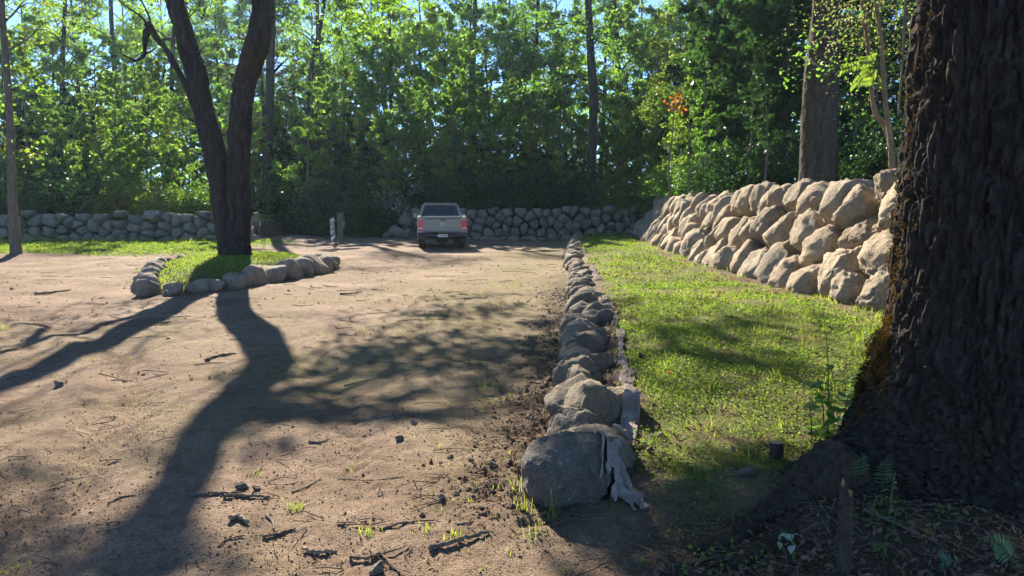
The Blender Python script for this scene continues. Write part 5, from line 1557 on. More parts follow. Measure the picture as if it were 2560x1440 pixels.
# ------------------------------------------------------------------ gate
def post(px, ytop, ybase, Y, w, label, seed):
    top = at(px, ytop, Y); z1 = top[2]
    root = thing('gate_post', (top[0], Y, 0), label, 'gate post')
    n = 10
    z = np.linspace(-0.2, z1, n)
    mb = MB()
    rs = np.random.RandomState(seed)
    hw = w / 2
    V = []
    for i, zz in enumerate(z):
        for sx, sy in ((-1, -1), (1, -1), (1, 1), (-1, 1)):
            V.append((sx * hw * (1 + 0.06 * rs.normal()) + 0.01 * i / n, sy * hw * 0.8 * (1 + 0.06 * rs.normal()), zz + (0.03 * rs.normal() if i == n - 1 else 0)))
    i = np.arange(n - 1)[:, None] * 4; j = np.arange(4)[None, :]
    q = np.stack([i + j, i + (j + 1) % 4, i + 4 + (j + 1) % 4, i + 4 + j], -1).reshape(-1, 4)
    q = np.concatenate([q, [[(n - 1) * 4, (n - 1) * 4 + 1, (n - 1) * 4 + 2, (n - 1) * 4 + 3]]])
    mb.add(np.array(V), q)
    mb.obj('timber', M['post_wood'], root, False)
    mb = MB(); mb.box((hw + 0.03, 0.02, z1 * 0.62), (0.05, 0.10, 0.28)); mb.obj('brace', M['white_wood'], root, False)
    return root
post(850, 533, 606, 36.0, 0.27, 'weathered square gate post standing alone in the opening, gate hinged on it', 1)
post(641, 532, 592, 38.5, 0.26, 'weathered gate post behind the forked trunk at the end of the left wall', 2)
def gate():
    a = np.array([-8.33, 35.8, 0]); b = np.array([-7.86, 33.2, 0])
    d = unit(b - a); L = np.linalg.norm(b - a)
    root = thing('wooden_gate', a, 'pale wooden field gate swung open edge-on beside the lone post', 'gate', rz=math.atan2(d[1], d[0]))
    for z in (0.22, 0.52, 0.78, 1.03):
        mb = MB(); mb.box((L / 2, 0, z), (L, 0.03, 0.11)); mb.obj('slat', M['white_wood'], root, False)
    for x in (0.06, L / 2, L - 0.05):
        mb = MB(); mb.box((x, -0.032, 0.62), (0.10, 0.032, 1.10)); mb.obj('stile', M['white_wood'], root, False)
    mb = MB(); mb.tube([(0.1, 0.033, 0.25), (L - 0.1, 0.033, 1.0)], 0.025, 4); mb.obj('diagonal_brace', M['white_wood'], root, False)
gate()

# ------------------------------------------------------------------ cloth strip behind the kerb stones
def cloth_mat():
    m, nt, out = new_mat('geotextile')
    co = geo_pos(nt)
    n1 = noise(nt, co, 5, 5); n2 = noise(nt, co, 90, 3, 0.7)
    c = ramp(nt, math_(nt, 'ADD', math_(nt, 'MULTIPLY', n1, 0.6), math_(nt, 'MULTIPLY', n2, 0.4)), [(0.38, (0.20, 0.155, 0.125)), (0.55, (0.40, 0.34, 0.30)), (0.75, (0.55, 0.50, 0.46))])
    b = bump(nt, n2, 0.4, 0.006)
    d = nt.nodes.new('ShaderNodeBsdfDiffuse'); nt.links.new(c, d.inputs[0]); nt.links.new(b, d.inputs['Normal'])
    t = nt.nodes.new('ShaderNodeBsdfTranslucent'); nt.links.new(c, t.inputs[0])
    mx = nt.nodes.new('ShaderNodeMixShader'); mx.inputs[0].default_value = 0.25
    nt.links.new(d.outputs[0], mx.inputs[1]); nt.links.new(t.outputs[0], mx.inputs[2]); nt.links.new(mx.outputs[0], out.inputs[0])
    return m
M['cloth'] = cloth_mat()
def drape(X, rest_u, rest_v, height, iters, seed, thick=0.006, grav=0.0035, bend=0.35, live=False):
    """let a slack sheet (n,k,3) settle on height(x,y): position-based relaxation, so that it buckles into folds"""
    rs = np.random.RandomState(seed)
    X = X + rs.normal(size=X.shape) * 0.004
    V = np.zeros_like(X)
    def con(A, B, rest, st):
        d = B - A; L = np.linalg.norm(d, axis=-1, keepdims=True) + 1e-9
        c = d * ((L - rest) / L) * 0.5 * st
        A += c; B -= c
    du = np.hypot(rest_u, rest_v)
    H = height(X[..., 0], X[..., 1])
    for it in range(iters):
        V *= 0.90
        V[..., 2] -= grav * 0.12
        P = X + V
        for _ in range(4):
            for o in (0, 1):
                con(P[o:-1:2], P[o + 1::2][:len(P[o:-1:2])], rest_v, 0.9)
                A, B = P[:, o:-1:2], P[:, o + 1::2]
                con(A, B[:, :A.shape[1]], rest_u, 0.9)
            con(P[:-1, :-1], P[1:, 1:], du, 0.25); con(P[1:, :-1], P[:-1, 1:], du, 0.25)
            con(P[:-3], P[3:], rest_v * 2.7, 0.12 * bend) if it % 2 else con(P[:, :-3], P[:, 3:], rest_u * 2.7, 0.12 * bend)
            if live or (it % 30 == 0 and _ == 0): H = height(P[..., 0], P[..., 1])
            low = P[..., 2] < H + thick
            P[..., 2] = np.where(low, H + thick, P[..., 2])
        V = P - X
        V[low] *= 0.5
        X = P
    return X

def grid_quads(n, k):
    i = np.arange(n - 1)[:, None] * k; j = np.arange(k - 1)[None, :]
    return np.stack([i + j, i + j + 1, i + k + j + 1, i + k + j], -1).reshape(-1, 4)

def cloth():
    pts = [(1548, 1060, 0.26, 0.15), (1558, 1020, 0.26, 0.15), (1570, 985, 0.26, 0.19), (1590, 965, 0.26, 0.17), (1572, 935, 0.26, 0.11), (1562, 900, 0.26, 0.11), (1552, 860, 0.26, 0.11), (1550, 825, 0.26, 0.13),
           (1540, 795, 0.27, 0.13), (1533, 775, 0.28, 0.19), (1523, 752, 0.29, 0.26), (1510, 728, 0.29, 0.24), (1497, 705, 0.28, 0.22), (1495, 688, 0.28, 0.28), (1483, 668, 0.28, 0.20), (1476, 648, 0.28, 0.20), (1466, 630, 0.28, 0.18), (1458, 615, 0.28, 0.14)]
    C = np.array([list(gp(a, b, z)) + [w] for a, b, z, w in pts])
    n, k = 900, 20
    P = spline(C, n)
    arc = np.concatenate([[0], np.cumsum(np.linalg.norm(np.diff(P[:, :3], axis=0), axis=1))])
    P = np.column_stack([np.interp(np.linspace(0, arc[-1], n), arc, P[:, i]) for i in range(4)])
    tg = unit(np.gradient(P[:, :3], axis=0)); sd = unit(np.cross(tg, np.array([0, 0, 1.0])))
    u = np.linspace(-1, 1, k)
    L = np.linspace(0, arc[-1], n)
    P[:, 0] += 0.05 * fbm2(L, L * 0, 1.6, 2, 11) + 0.02 * fbm2(L, L * 0, 5.0, 2, 12)
    wv = P[:, 3] * np.clip(0.75 + 0.9 * fbm2(L, L * 0, 2.2, 2, 15), 0.25, 1.5)
    X = P[:, None, :3] + sd[:, None, :] * (u[None, :, None] * wv[:, None, None] * 0.22)
    base_h = lambda x, y: np.where(y < 9.1, kerb_top(x, y), gz(x, y, True)) + 0.015
    X[:, :, 2] = base_h(X[:, :, 0], X[:, :, 1]) + 0.03 + 0.06 * np.random.RandomState(6).rand(n, k)
    rv = arc[-1] / (n - 1) * 1.12
    ru = np.repeat((P[:, 3:4] / (k - 1) * 1.9)[:, None, :], 1, 1)
    X = drape(X, float(wv.mean()) / (k - 1) * 1.15, rv, base_h, 60, 3, 0.008, grav=0.002, bend=0.8)
    # lengths of it lie buried under thrown-up soil
    bury = smooth(0.0, 0.15, fbm2(L, L * 0, 1.1, 2, 29)) * smooth(1.2, 1.8, L)
    X[:, :, 2] -= 0.12 * bury[:, None]
    o = link('cloth_strip', np_mesh('cloth_strip', X.reshape(-1, 3), [grid_quads(n, k)], True, M['cloth']))
    tag(o, 'crumpled strip of pale grey felt cloth trailing along the back of the kerb boulders', 'cloth')
    so = o.modifiers.new('thickness', 'SOLIDIFY'); so.thickness = 0.004
    # the end, flung over the shoulder of the big near boulder
    n, k = 72, 56
    U, V_ = np.meshgrid(np.linspace(-1, 1, k), np.linspace(0, 1, n))
    x = BIG[0] + 0.235 + 0.125 * U + 0.05 * V_; y = BIG[1] + 0.42 - 0.64 * V_ + 0.06 * U
    X = np.stack([x, y, kerb_top(x, y) + 0.03 + 0.05 * np.random.RandomState(2).rand(n, k)], -1)
    X = drape(X, 0.25 / (k - 1) * 1.75, 0.64 / (n - 1) * 1.6, kerb_top, 80, 7, 0.016, grav=0.003, bend=0.9, live=True)
    e_ = fbm2(U, V_, 2.6, 3, 3)
    keep = (np.abs(U) < 0.95 + 0.4 * e_) & (V_ < 0.95 + 0.35 * e_ + 0.10 * U)
    qd = grid_quads(n, k)
    qd = qd[keep.ravel()[qd].all(1)]
    e = link('hanging_end', np_mesh('hanging_end', X.reshape(-1, 3), [qd], True, M['cloth']), o)
    so = e.modifiers.new('thickness', 'SOLIDIFY'); so.thickness = 0.003
cloth()

# ------------------------------------------------------------------ grass, clover, litter
def scatter(region, dens, rs, x0, x1, y0, y1, mask, thr=None):
    """points in a rectangle at dens per square metre, kept by a mask in 0..1"""
    n = int(dens * (x1 - x0) * (y1 - y0))
    x = rs.uniform(x0, x1, n); y = rs.uniform(y0, y1, n)
    k = rs.rand(n) < mask(x, y)
    return x[k], y[k]

def blades(mb, x, y, z, h, w, rs, lean=0.5):
    n = len(x)
    a = rs.uniform(0, 2 * np.pi, n); la = rs.uniform(0, 2 * np.pi, n); ln = np.abs(rs.normal(size=n)) * lean
    b = np.column_stack([x, y, z - 0.01]); s = np.column_stack([np.cos(a), np.sin(a), np.zeros(n)]) * w[:, None] / 2
    d = np.column_stack([np.cos(la) * ln, np.sin(la) * ln, np.ones(n)])
    m_ = b + d * h[:, None] * np.array([0.35, 0.35, 0.6]); t = b + d * h[:, None] * np.column_stack([np.ones(n), np.ones(n), np.maximum(0.2, 1 - 0.35 * ln)])
    v = np.stack([b - s, b + s, m_ + s * 0.8, m_ - s * 0.8, t], 1).reshape(-1, 3)
    i = np.arange(n)[:, None] * 5
    mb.add(v, quads=i + np.array([0, 1, 2, 3]), tris=i + np.array([3, 2, 4]))

def build_grass():
    rs = np.random.RandomState(300)
    gb, cb = MB(), MB()
    def clump_m(x, y): return np.clip(0.42 + 2.0 * fbm2(x, y, 1.8, 3, 61), 0.03, 1)
    for y0, y1, dg, dc in ((3.6, 6.5, 1400, 3400), (6.5, 9.5, 1000, 2600), (9.5, 14, 480, 1300), (14, 22, 220, 420), (22, 41, 90, 150)):
        mf = lambda x, y: grass_mask(x, y) * clump_m(x, y) * (1 - 0.85 * humus_mask(x, y))
        x, y = scatter(None, dg, rs, 0.3, 6.0, y0, y1, mf)
        s = np.clip(y / 9.0, 0.8, 4.0) ** 0.75
        h = rs.uniform(0.02, 0.062, len(x)) * np.clip(s, 1, 1.7) * (1 + (rs.rand(len(x)) < 0.07) * 1.1) * np.clip(0.8 + 1.3 * fbm2(x, y, 2.6, 3, 67), 0.35, 1.9)
        blades(gb, x, y, gz(x, y, False), h, 0.0045 * s * rs.uniform(0.7, 1.4, len(x)), rs, 0.7)
        x, y = scatter(None, dc, rs, 0.3, 6.0, y0, y1, lambda x, y: grass_mask(x, y) * np.clip(0.5 + 2.2 * fbm2(x, y, 1.5, 3, 63), 0.06, 1) * (1 - 0.9 * humus_mask(x, y)))
        s = np.clip(y / 7.0, 0.8, 4.5) ** 0.8
        sz = 0.020 * s * rs.uniform(0.6, 1.5, len(x))
        z = gz(x, y, False) + rs.uniform(0.004, 0.035, len(x))
        leaf_quads(cb, np.column_stack([x, y, z]), sz, sz * 0.75, rs, 0.45)
    # verge on the left and the planter mound
    for (x0, x1, y0, y1, dg, dc, k) in ((-30, -9, 24, 36, 130, 170, 2.6), (-11, -4, 13.5, 26, 230, 300, 1.8)):
        x, y = scatter(None, dg, rs, x0, x1, y0, y1, lambda x, y: grass_mask(x, y) * clump_m(x, y))
        blades(gb, x, y, gz(x, y, False), rs.uniform(0.05, 0.15, len(x)), 0.0045 * k * rs.uniform(0.7, 1.4, len(x)), rs, 0.6)
        x, y = scatter(None, dc, rs, x0, x1, y0, y1, grass_mask)
        sz = 0.024 * k * rs.uniform(0.6, 1.5, len(x))
        leaf_quads(cb, np.column_stack([x, y, gz(x, y, False) + rs.uniform(0.005, 0.06, len(x))]), sz, sz * 0.75, rs, 0.45)
    # short thin grass in the film of green beside the kerb
    for y0, y1, dd, kk in ((4.5, 8, 260, 1.0), (8, 14, 150, 1.5), (14, 30, 45, 2.6)):
        x, y = scatter(None, dd, rs, -3.5, 3, y0, y1, lambda x, y: film_mask(x, y) * np.clip(fbm2(x, y, 1.4, 3, 83) * 2.4 + 0.1, 0, 1) * (x < kerb_x(y) - 0.25))
        blades(gb, x, y, gz(x, y, False), rs.uniform(0.015, 0.045, len(x)) * kk ** 0.5, 0.0042 * kk * rs.uniform(0.7, 1.3, len(x)), rs, 0.8)
    x, y = scatter(None, 700, rs, 0.3, 3.4, 3.1, 5.6, lambda x, y: humus_mask(x, y) * np.clip(fbm2(x, y, 1.9, 3, 93) * 2.0 - 0.15 + 0.4 * smooth(3.6, 4.8, y), 0, 1))
    sz = rs.uniform(0.012, 0.032, len(x))
    leaf_quads(cb, np.column_stack([x, y, gz(x, y, False) + rs.uniform(0.008, 0.05, len(x))]), sz, sz * 0.75, rs, 0.45)
    # thin scattered sprouts on the dirt
    x, y = scatter(None, 75, rs, -6, 4, 3, 12, lambda x, y: np.clip(fbm2(x, y, 0.9, 3, 81) * 2.2 - 0.25 + 0.5 * np.exp(-((x - kerb_x(y) + 0.4) / 0.6) ** 2), 0, 1) * (x < kerb_x(y)))
    xx = np.repeat(x, 5) + rs.normal(size=len(x) * 5) * 0.018; yy = np.repeat(y, 5) + rs.normal(size=len(x) * 5) * 0.018
    blades(gb, xx, yy, gz(xx, yy, False), rs.uniform(0.015, 0.05, len(xx)), rs.uniform(0.0025, 0.0045, len(xx)), rs, 0.6)
    # tufts at the foot of the sunlit wall and taller weeds in the lane
    yw = rs.uniform(8.5, 38, 2200); xw = rwall_x(yw) - np.abs(rs.normal(size=2200)) * 0.28 - 0.02
    kk = fbm2(xw, yw, 1.6, 2, 23) > 0.08
    xw, yw = np.repeat(xw[kk], 3), np.repeat(yw[kk], 3)
    xw = xw + rs.normal(size=len(xw)) * 0.03; yw = yw + rs.normal(size=len(yw)) * 0.03
    blades(gb, xw, yw, gz(xw, yw, False), rs.uniform(0.04, 0.16, len(xw)), rs.uniform(0.004, 0.009, len(xw)), rs, 0.8)
    yw = rs.uniform(4.6, 13, 210); xw = kerb_x(yw) + 0.45 + rs.rand(210) * 3.0
    kk = (xw < rwall_x(yw) - 0.2) & (rs.rand(210) < grass_mask(xw, yw))
    xw, yw = np.repeat(xw[kk], 9), np.repeat(yw[kk], 9)
    xw = xw + rs.normal(size=len(xw)) * 0.035; yw = yw + rs.normal(size=len(yw)) * 0.035
    blades(gb, xw, yw, gz(xw, yw, False), rs.uniform(0.04, 0.15, len(xw)), rs.uniform(0.004, 0.008, len(xw)), rs, 0.85)
    # long grass at the foot of the walls
    x = np.concatenate([rs.uniform(-29, -12.5, 2600), rwall_x(rs.uniform(9, 39, 10)) * 0 + 5]); x = x[:2600]
    y = left_y(x) - np.abs(rs.normal(size=2600)) * 0.9 - 0.4
    keep = fbm2(x, y, 1.0, 2, 19) > 0.0
    x, y = x[keep], y[keep]
    blades(gb, x, y, gz(x, y, False), rs.uniform(0.10, 0.32, len(x)), rs.uniform(0.010, 0.02, len(x)), rs, 0.35)
    tag(gb.obj('grass', M['grass'], None, False), 'short sunlit grass blades of the lane, mound and verge', kind='stuff')
    tag(cb.obj('clover', M['clover'], None, False), 'low leafy clover and weeds between the grass blades', kind='stuff')
build_grass()

def octa_cloud(mb, P, S, rs):
    base = np.array([[1, 0, 0], [0, 1, 0], [-1, 0, 0], [0, -1, 0], [0, 0, 1], [0, 0, -1.0]])
    tri = np.array([[0, 1, 4], [1, 2, 4], [2, 3, 4], [3, 0, 4], [1, 0, 5], [2, 1, 5], [3, 2, 5], [0, 3, 5]])
    n = len(P)
    v = base[None] * (1 + 0.35 * rs.normal(size=(n, 6, 1))) * S[:, None, None]
    v = v + rs.normal(size=(n, 6, 3)) * 0.18 * S[:, None, None]
    a = rs.uniform(0, 6.28, n); c, s = np.cos(a)[:, None], np.sin(a)[:, None]
    v = np.stack([v[..., 0] * c - v[..., 1] * s, v[..., 0] * s + v[..., 1] * c, v[..., 2] * 0.7], -1) + P[:, None, :]
    mb.add(v.reshape(-1, 3), tris=(tri[None] + (np.arange(n) * 6)[:, None, None]).reshape(-1, 3))

def build_litter():
    rs = np.random.RandomState(410)
    mb = MB()
    for y0, y1, d, s0 in ((2.9, 4.4, 2600, 0.0036), (4.4, 6.0, 800, 0.0042), (6.0, 9.0, 120, 0.006), (9, 14, 30, 0.010), (14, 26, 4, 0.018)):
        x, y = scatter(None, d, rs, -0.75 * y1 - 0.5, 0.75 * y1, y0, y1, lambda x, y: (1 - grass_mask(x, y)) * np.clip(0.35 + 0.9 * fbm2(x, y, 1.1, 3, 91), 0.05, 1) * (np.abs(x) < 0.72 * y + 0.4) * (x < rwall_x(y)))
        s = s0 * np.exp(rs.normal(size=len(x)) * 0.36)
        octa_cloud(mb, np.column_stack([x, y, gz(x, y) + s * 0.15]), s, rs)
    # dug lumps along the kerb
    y = rs.uniform(3.8, 15, 2600); x = kerb_x(y) - np.abs(rs.normal(size=2600)) * 0.30 - 0.12
    s = 0.010 * np.exp(rs.normal(size=2600) * 0.45)
    octa_cloud(mb, np.column_stack([x, y, gz(x, y) + s * 0.3]), s, rs)
    y = rs.uniform(4.4, 12, 1300); x = kerb_x(y) + 0.12 + np.abs(rs.normal(size=1300)) * 0.22
    s = 0.011 * np.exp(rs.normal(size=1300) * 0.5)
    octa_cloud(mb, np.column_stack([x, y, gz(x, y) + s * 0.3 + 0.01]), s, rs)
    tag(mb.obj('soil_clods', M['clod'], None, False), 'loose crumbs and clods of brown soil on the lot', kind='stuff')
    # dead leaves and chips
    lb = MB()
    x, y = scatter(None, 900, rs, -5, 3.8, 2.9, 6.5, lambda x, y: (0.10 + 0.9 * humus_mask(x, y)) * (np.abs(x) < 0.72 * y + 0.4))
    sz = rs.uniform(0.012, 0.045, len(x)) * (0.7 + 0.55 * humus_mask(x, y))
    leaf_quads(lb, np.column_stack([x, y, gz(x, y) + rs.uniform(0.004, 0.02, len(x))]), sz, sz * rs.uniform(0.3, 0.6, len(x)), rs, 0.6)
    x, y = scatter(None, 14, rs, -16, 8, 7, 26, lambda x, y: (1 - 0.7 * grass_mask(x, y)) * (x < rwall_x(y)) * np.clip(0.3 + fbm2(x, y, 0.6, 2, 7), 0, 1))
    sz = rs.uniform(0.03, 0.08, len(x))
    leaf_quads(lb, np.column_stack([x, y, gz(x, y) + 0.01]), sz, sz * rs.uniform(0.25, 0.6, len(x)), rs, 0.6)
    x, y = scatter(None, 60, rs, 0.4, 5.2, 4.5, 24, lambda x, y: grass_mask(x, y) * np.clip(0.5 + 1.2 * fbm2(x, y, 0.8, 2, 87) + 0.4 * smooth(-1.5, -0.2, x - rwall_x(y)), 0, 1))
    sz = rs.uniform(0.02, 0.055, len(x)) * np.clip(y / 8, 1, 1.6)
    leaf_quads(lb, np.column_stack([x, y, gz(x, y) + rs.uniform(0.02, 0.06, len(x))]), sz, sz * rs.uniform(0.4, 0.7, len(x)), rs, 0.5)
    tag(lb.obj('dead_leaves', M['dry'], None, False), 'scattered small dead leaves and bark chips', kind='stuff')
    # hair-thin twigs
    tb = MB()
    x, y = scatter(None, 90, rs, -4.5, 3.8, 2.9, 6.5, lambda x, y: (0.12 + 0.88 * humus_mask(x, y)) * (1 - 0.6 * grass_mask(x, y)) * (np.abs(x) < 0.72 * y + 0.3))
    for a, b in zip(x, y):
        th = rs.uniform(0, 6.28); l = rs.uniform(0.05, 0.28)
        p = np.array([[a, b], [a + math.cos(th) * l * 0.5 + rs.normal() * 0.015, b + math.sin(th) * l * 0.5], [a + math.cos(th + rs.normal() * 0.3) * l, b + math.sin(th) * l]])
        z = gz(p[:, 0], p[:, 1]) + np.array([0.006, rs.uniform(0.01, 0.035), 0.008])
        tb.tube(np.column_stack([p, z]), [0.0035, 0.003, 0.0015], 4, caps=False)
    x, y = scatter(None, 0.7, rs, -14, 4.5, 6.5, 24, lambda x, y: (1 - grass_mask(x, y)) * 0.8 * (x < kerb_x(y)))
    for a, b in zip(x, y):
        th = rs.uniform(-0.7, 0.7); l = rs.uniform(0.12, 0.5)
        p = np.array([[a, b], [a + math.cos(th) * l * 0.5, b + math.sin(th) * l * 0.5 + rs.normal() * 0.03], [a + math.cos(th) * l, b + math.sin(th) * l]])
        tb.tube(np.column_stack([p, gz(p[:, 0], p[:, 1]) + 0.01]), [0.006, 0.005, 0.003], 4, caps=False)
    tag(tb.obj('twig_litter', M['dead_wood'], None), 'fine twig litter strewn over soil and leaf mould', kind='stuff')
build_litter()

# ---- sticks one can tell apart
def ground_pt(px, py, up=0.0):
    g = gp(px, py); 
    for _ in range(4):
        z = float(gz(g[0], g[1], True)); g = gp(px, py, z)
    return g + np.array([0, 0, up])
def stick(pts, w, label, mat='dead_wood', name='stick', forks=(), cat='stick', up=None):
    rs = np.random.RandomState(int(pts[0][0] * 7 + pts[0][1]) % 100000)
    P = np.array([ground_pt(a, b, w * 0.45) for a, b in pts])
    if up is not None: P[:, 2] += np.array(up)
    base = P.mean(0)
    root = thing(name, base, label, cat)
    n = 6 * len(pts)
    Q = spline(P, n); Q = Q + rs.normal(size=Q.shape) * w * 0.10
    r = w / 2 * np.linspace(1, 0.62, n) * (1 + 0.14 * rs.normal(size=n))
    mb = MB(); mb.tube(Q - base, r, 8); mb.obj('wood', M[mat], root)
    for i, f in enumerate(forks):
        G = np.array([ground_pt(a, b, w * 0.5) for a, b in f])
        mb = MB(); H = spline(G, 10); mb.tube(H - base, np.linspace(w * 0.32, w * 0.12, 10), 6); mb.obj('side_twig', M[mat], root)
SG = 'fallen sticks on the dirt'
for a in [
    ([(474, 1239), (530, 1238), (602, 1236)], 0.024, 'straight thick grey stick, the longer of two end to end beside the flat stone'),
    ([(560, 1244), (610, 1243), (674, 1247)], 0.026, 'dark knotty stick lying against the end of the straight grey one'),
    ([(656, 1345), (700, 1336), (740, 1323)], 0.016, 'short tapering stick slanting up behind the pale curled bark'),
    ([(546, 1369), (570, 1350), (611, 1342)], 0.013, 'dark bowed twig nearest the pale bark chip'),
    ([(1075, 1377), (1140, 1358), (1222, 1335)], 0.030, 'thickest pale-sided stick, lying slanted on the bare dirt before the near boulder'),
    ([(949, 1327), (1010, 1309), (1086, 1303)], 0.014, 'thin dark crooked stick above the thick slanted one'),
    ([(730, 1233), (770, 1217), (802, 1198)], 0.010, 'thin twig pointing up and away behind the green tuft'),
    ([(846, 1198), (930, 1202), (1010, 1192)], 0.008, 'long straight hair-thin twig across the middle dirt'),
    ([(1142, 1313), (1240, 1296), (1331, 1268)], 0.010, 'long thin twig running from the dirt to the big boulder foot'),
    ([(1272, 1310), (1284, 1350), (1302, 1396)], 0.010, 'pale thin curved twig pointing at the viewer left of the long branch'),
    ([(771, 1107), (800, 1108), (820, 1101)], 0.018, 'short crooked dark stick near the loose dark stones'),
    ([(515, 904), (540, 893), (588, 886)], 0.035, 'bowed branch lying across the trunk shadow'),
    ([(0, 884), (30, 876), (66, 864)], 0.035, 'branch piece at the far left by the thin trunk shadow'),
    ([(330, 818), (380, 812), (425, 806)], 0.022, 'thin stick in the light between the two trunk shadows'),
    ([(860, 966), (890, 958), (920, 952)], 0.014, 'short stick in the dappled shade at mid distance'),
    ([(270, 1262), (300, 1246), (340, 1240)], 0.012, 'thin twig lying inside the wide trunk shadow'),
    ([(85, 737), (130, 733), (176, 727)], 0.045, 'long dead branch left of the stone ring'),
    ([(850, 737), (880, 735), (905, 731)], 0.035, 'stick right of the stone ring on open dirt'),
    ([(1420, 1285), (1480, 1296), (1540, 1302), (1585, 1326)], 0.012, 'long bent branch in front of the near boulder'),
    ([(1770, 1186), (1840, 1190), (1900, 1178)], 0.010, 'thin dark twig arching on the shaded leaf mould'),
    ([(1690, 1418), (1760, 1402), (1810, 1392), (1845, 1386)], 0.016, 'pale bare stick on the leaf mould at the bottom edge'),
    ([(2010, 1347), (2070, 1360), (2130, 1376)], 0.012, 'straight grey stick running to the snapped stem'),
    ([(2035, 1240), (2070, 1290), (2130, 1340)], 0.012, 'straight twig slanting down behind the snapped stem'),
    ([(2160, 1280), (2230, 1310), (2340, 1360)], 0.026, 'thick dark fallen branch on the ground right of the snapped stem'),
    ([(1960, 1080), (2000, 1085), (2040, 1110)], 0.010, 'small brown twig between grass and the root'),
]:
    tag_name = 'stick'
    stick(a[0], a[1], a[2], 'dead_wood')
stick([(756, 1374), (785, 1386), (815, 1384), (842, 1382)], 0.026, 'pale curled piece of bark on the lower middle dirt', 'pale_wood', 'bark_piece', cat='bark')
stick([(575, 1302), (598, 1298), (620, 1312)], 0.034, 'whitish bark chip casting a dark shadow on the dirt', 'pale_wood', 'bark_piece', cat='bark')
stick([(664, 1290), (680, 1305), (685, 1326)], 0.014, 'small pale peeled stick pointing at the viewer', 'pale_wood', 'stick')
stick([(875, 1396), (920, 1399), (950, 1388), (975, 1412), (1000, 1436)], 0.018, 'forked dead branch at the bottom of the dirt', 'dead_wood', 'branch', forks=[[(950, 1392), (962, 1378), (954, 1366)], [(950, 1390), (1000, 1375), (1020, 1365)]], cat='branch')
# twig stuck upright
g = ground_pt(1172, 915)
o = thing('twig', g, 'single dark twig standing upright in the dappled dirt', 'twig')
mb = MB(); mb.tube([(0, 0, -0.03), (0.01, 0, 0.10), (0.03, 0.0, 0.20)], [0.008, 0.007, 0.004], 6); mb.obj('wood', M['dead_wood'], o)

# ---- loose stones
LS = [np_mesh('loose_stone', *(lambda a: (a[0], [a[1]]))(boulder_shape(900 + i, 3)), True, M['stone_grey']) for i in range(4)]
for i, (px, py, s, lb) in enumerate([(602, 1222, 0.038, 'flat pale stone beside the two end-to-end sticks'), (640, 1225, 0.026, 'dark stone right of the flat pale stone'), (997, 1100, 0.034, 'dark upright stone alone on the right-hand dirt'),
                                 (1126, 1146, 0.026, 'small light-topped stone nearest the dug edge'), (1176, 1152, 0.026, 'dark stone right of the light-topped one'), (1036, 1060, 0.03, 'flat dark stone lying behind the upright one'),
                                 (1105, 1245, 0.022, 'small round stone on the sparse grass'), (1230, 1165, 0.024, 'small dark stone close to the kerb boulder'), (945, 1430, 0.04, 'rounded half-buried stone at the bottom of the dirt'), (148, 965, 0.05, 'dark clod-like stone on the left dirt by the ruts'),
                                 (630, 1020, 0.035, 'dark stone just right of the wide trunk shadow'), (1650, 1090, 0.03, 'dark stone on the soil beside the cloth'), (1870, 1190, 0.055, 'grey round stone in the shade near the root')]):
    g = ground_pt(px, py)
    o = link('loose_stone', LS[i % 4]); o.location = g + np.array([0, 0, s * 0.3]); o.scale = (s * 1.2, s, s * 0.8); o.rotation_euler = (0.2 * i, 0.3, 1.3 * i)
    tag(o, lb, 'stone', 'loose stones on the ground')

# ---- stumps
def stump(px, py, Y, r, h, label, jag, name, cat, mat):
    X = (px - CX) / F * Y
    z0 = float(gz(X, Y, True))
    root = thing(name, (X, Y, z0), label, cat)
    k, n = 18, 14
    rs = np.random.RandomState(int(px))
    th = np.arange(k) / k * 2 * math.pi
    V = []
    tops = h + jag * (np.abs(rs.normal(size=k)) - 0.5 + 0.8 * np.cos(th - 2.5))
    for i in range(n):
        t = i / (n - 1)
        rr = r * (1.12 - 0.12 * t) * (1 + 0.06 * fbm(np.column_stack([np.cos(th) * 2, np.sin(th) * 2, np.full(k, t * 6)]), 2, 5))
        for j in range(k):
            V.append((rr[j] * math.cos(th[j]) - 0.02 * t * jag * 8, rr[j] * math.sin(th[j]), -0.06 + (tops[j] + 0.06) * t))
    V = np.array(V)
    i = np.arange(n - 1)[:, None] * k; j = np.arange(k)[None, :]; j2 = (j + 1) % k
    q = np.stack([i + j, i + j2, i + k + j2, i + k + j], -1).reshape(-1, 4)
    mb = MB(); mb.add(V, q); mb.obj('stem', M[mat], root)
    rim = V[-k:]; c = rim.mean(0) - np.array([0, 0, jag * 0.6])
    W = np.concatenate([rim, (rim + c) / 2 - np.array([0, 0, jag * 0.3]) + rs.normal(size=(k, 3)) * jag * 0.25, [c]])
    jj = np.arange(k); jn = (jj + 1) % k
    mb = MB(); mb.add(W, np.stack([jj, jn, k + jn, k + jj], -1), np.stack([k + jj, k + jn, np.full(k, 2 * k)], -1)); mb.obj('broken_top', M['fresh_wood'], root, smooth_=False)
stump(2148, 1440, 3.30, 0.030, 0.385, 'snapped upright stem with splintered yellow top before the huge trunk', 0.022, 'snapped_stem', 'stump', 'bark_mid')
stump(1960, 1165, 4.85, 0.042, 0.11, 'small sawn-off stump at the grass edge by the root', 0.0, 'cut_stump', 'stump', 'bark_mid')

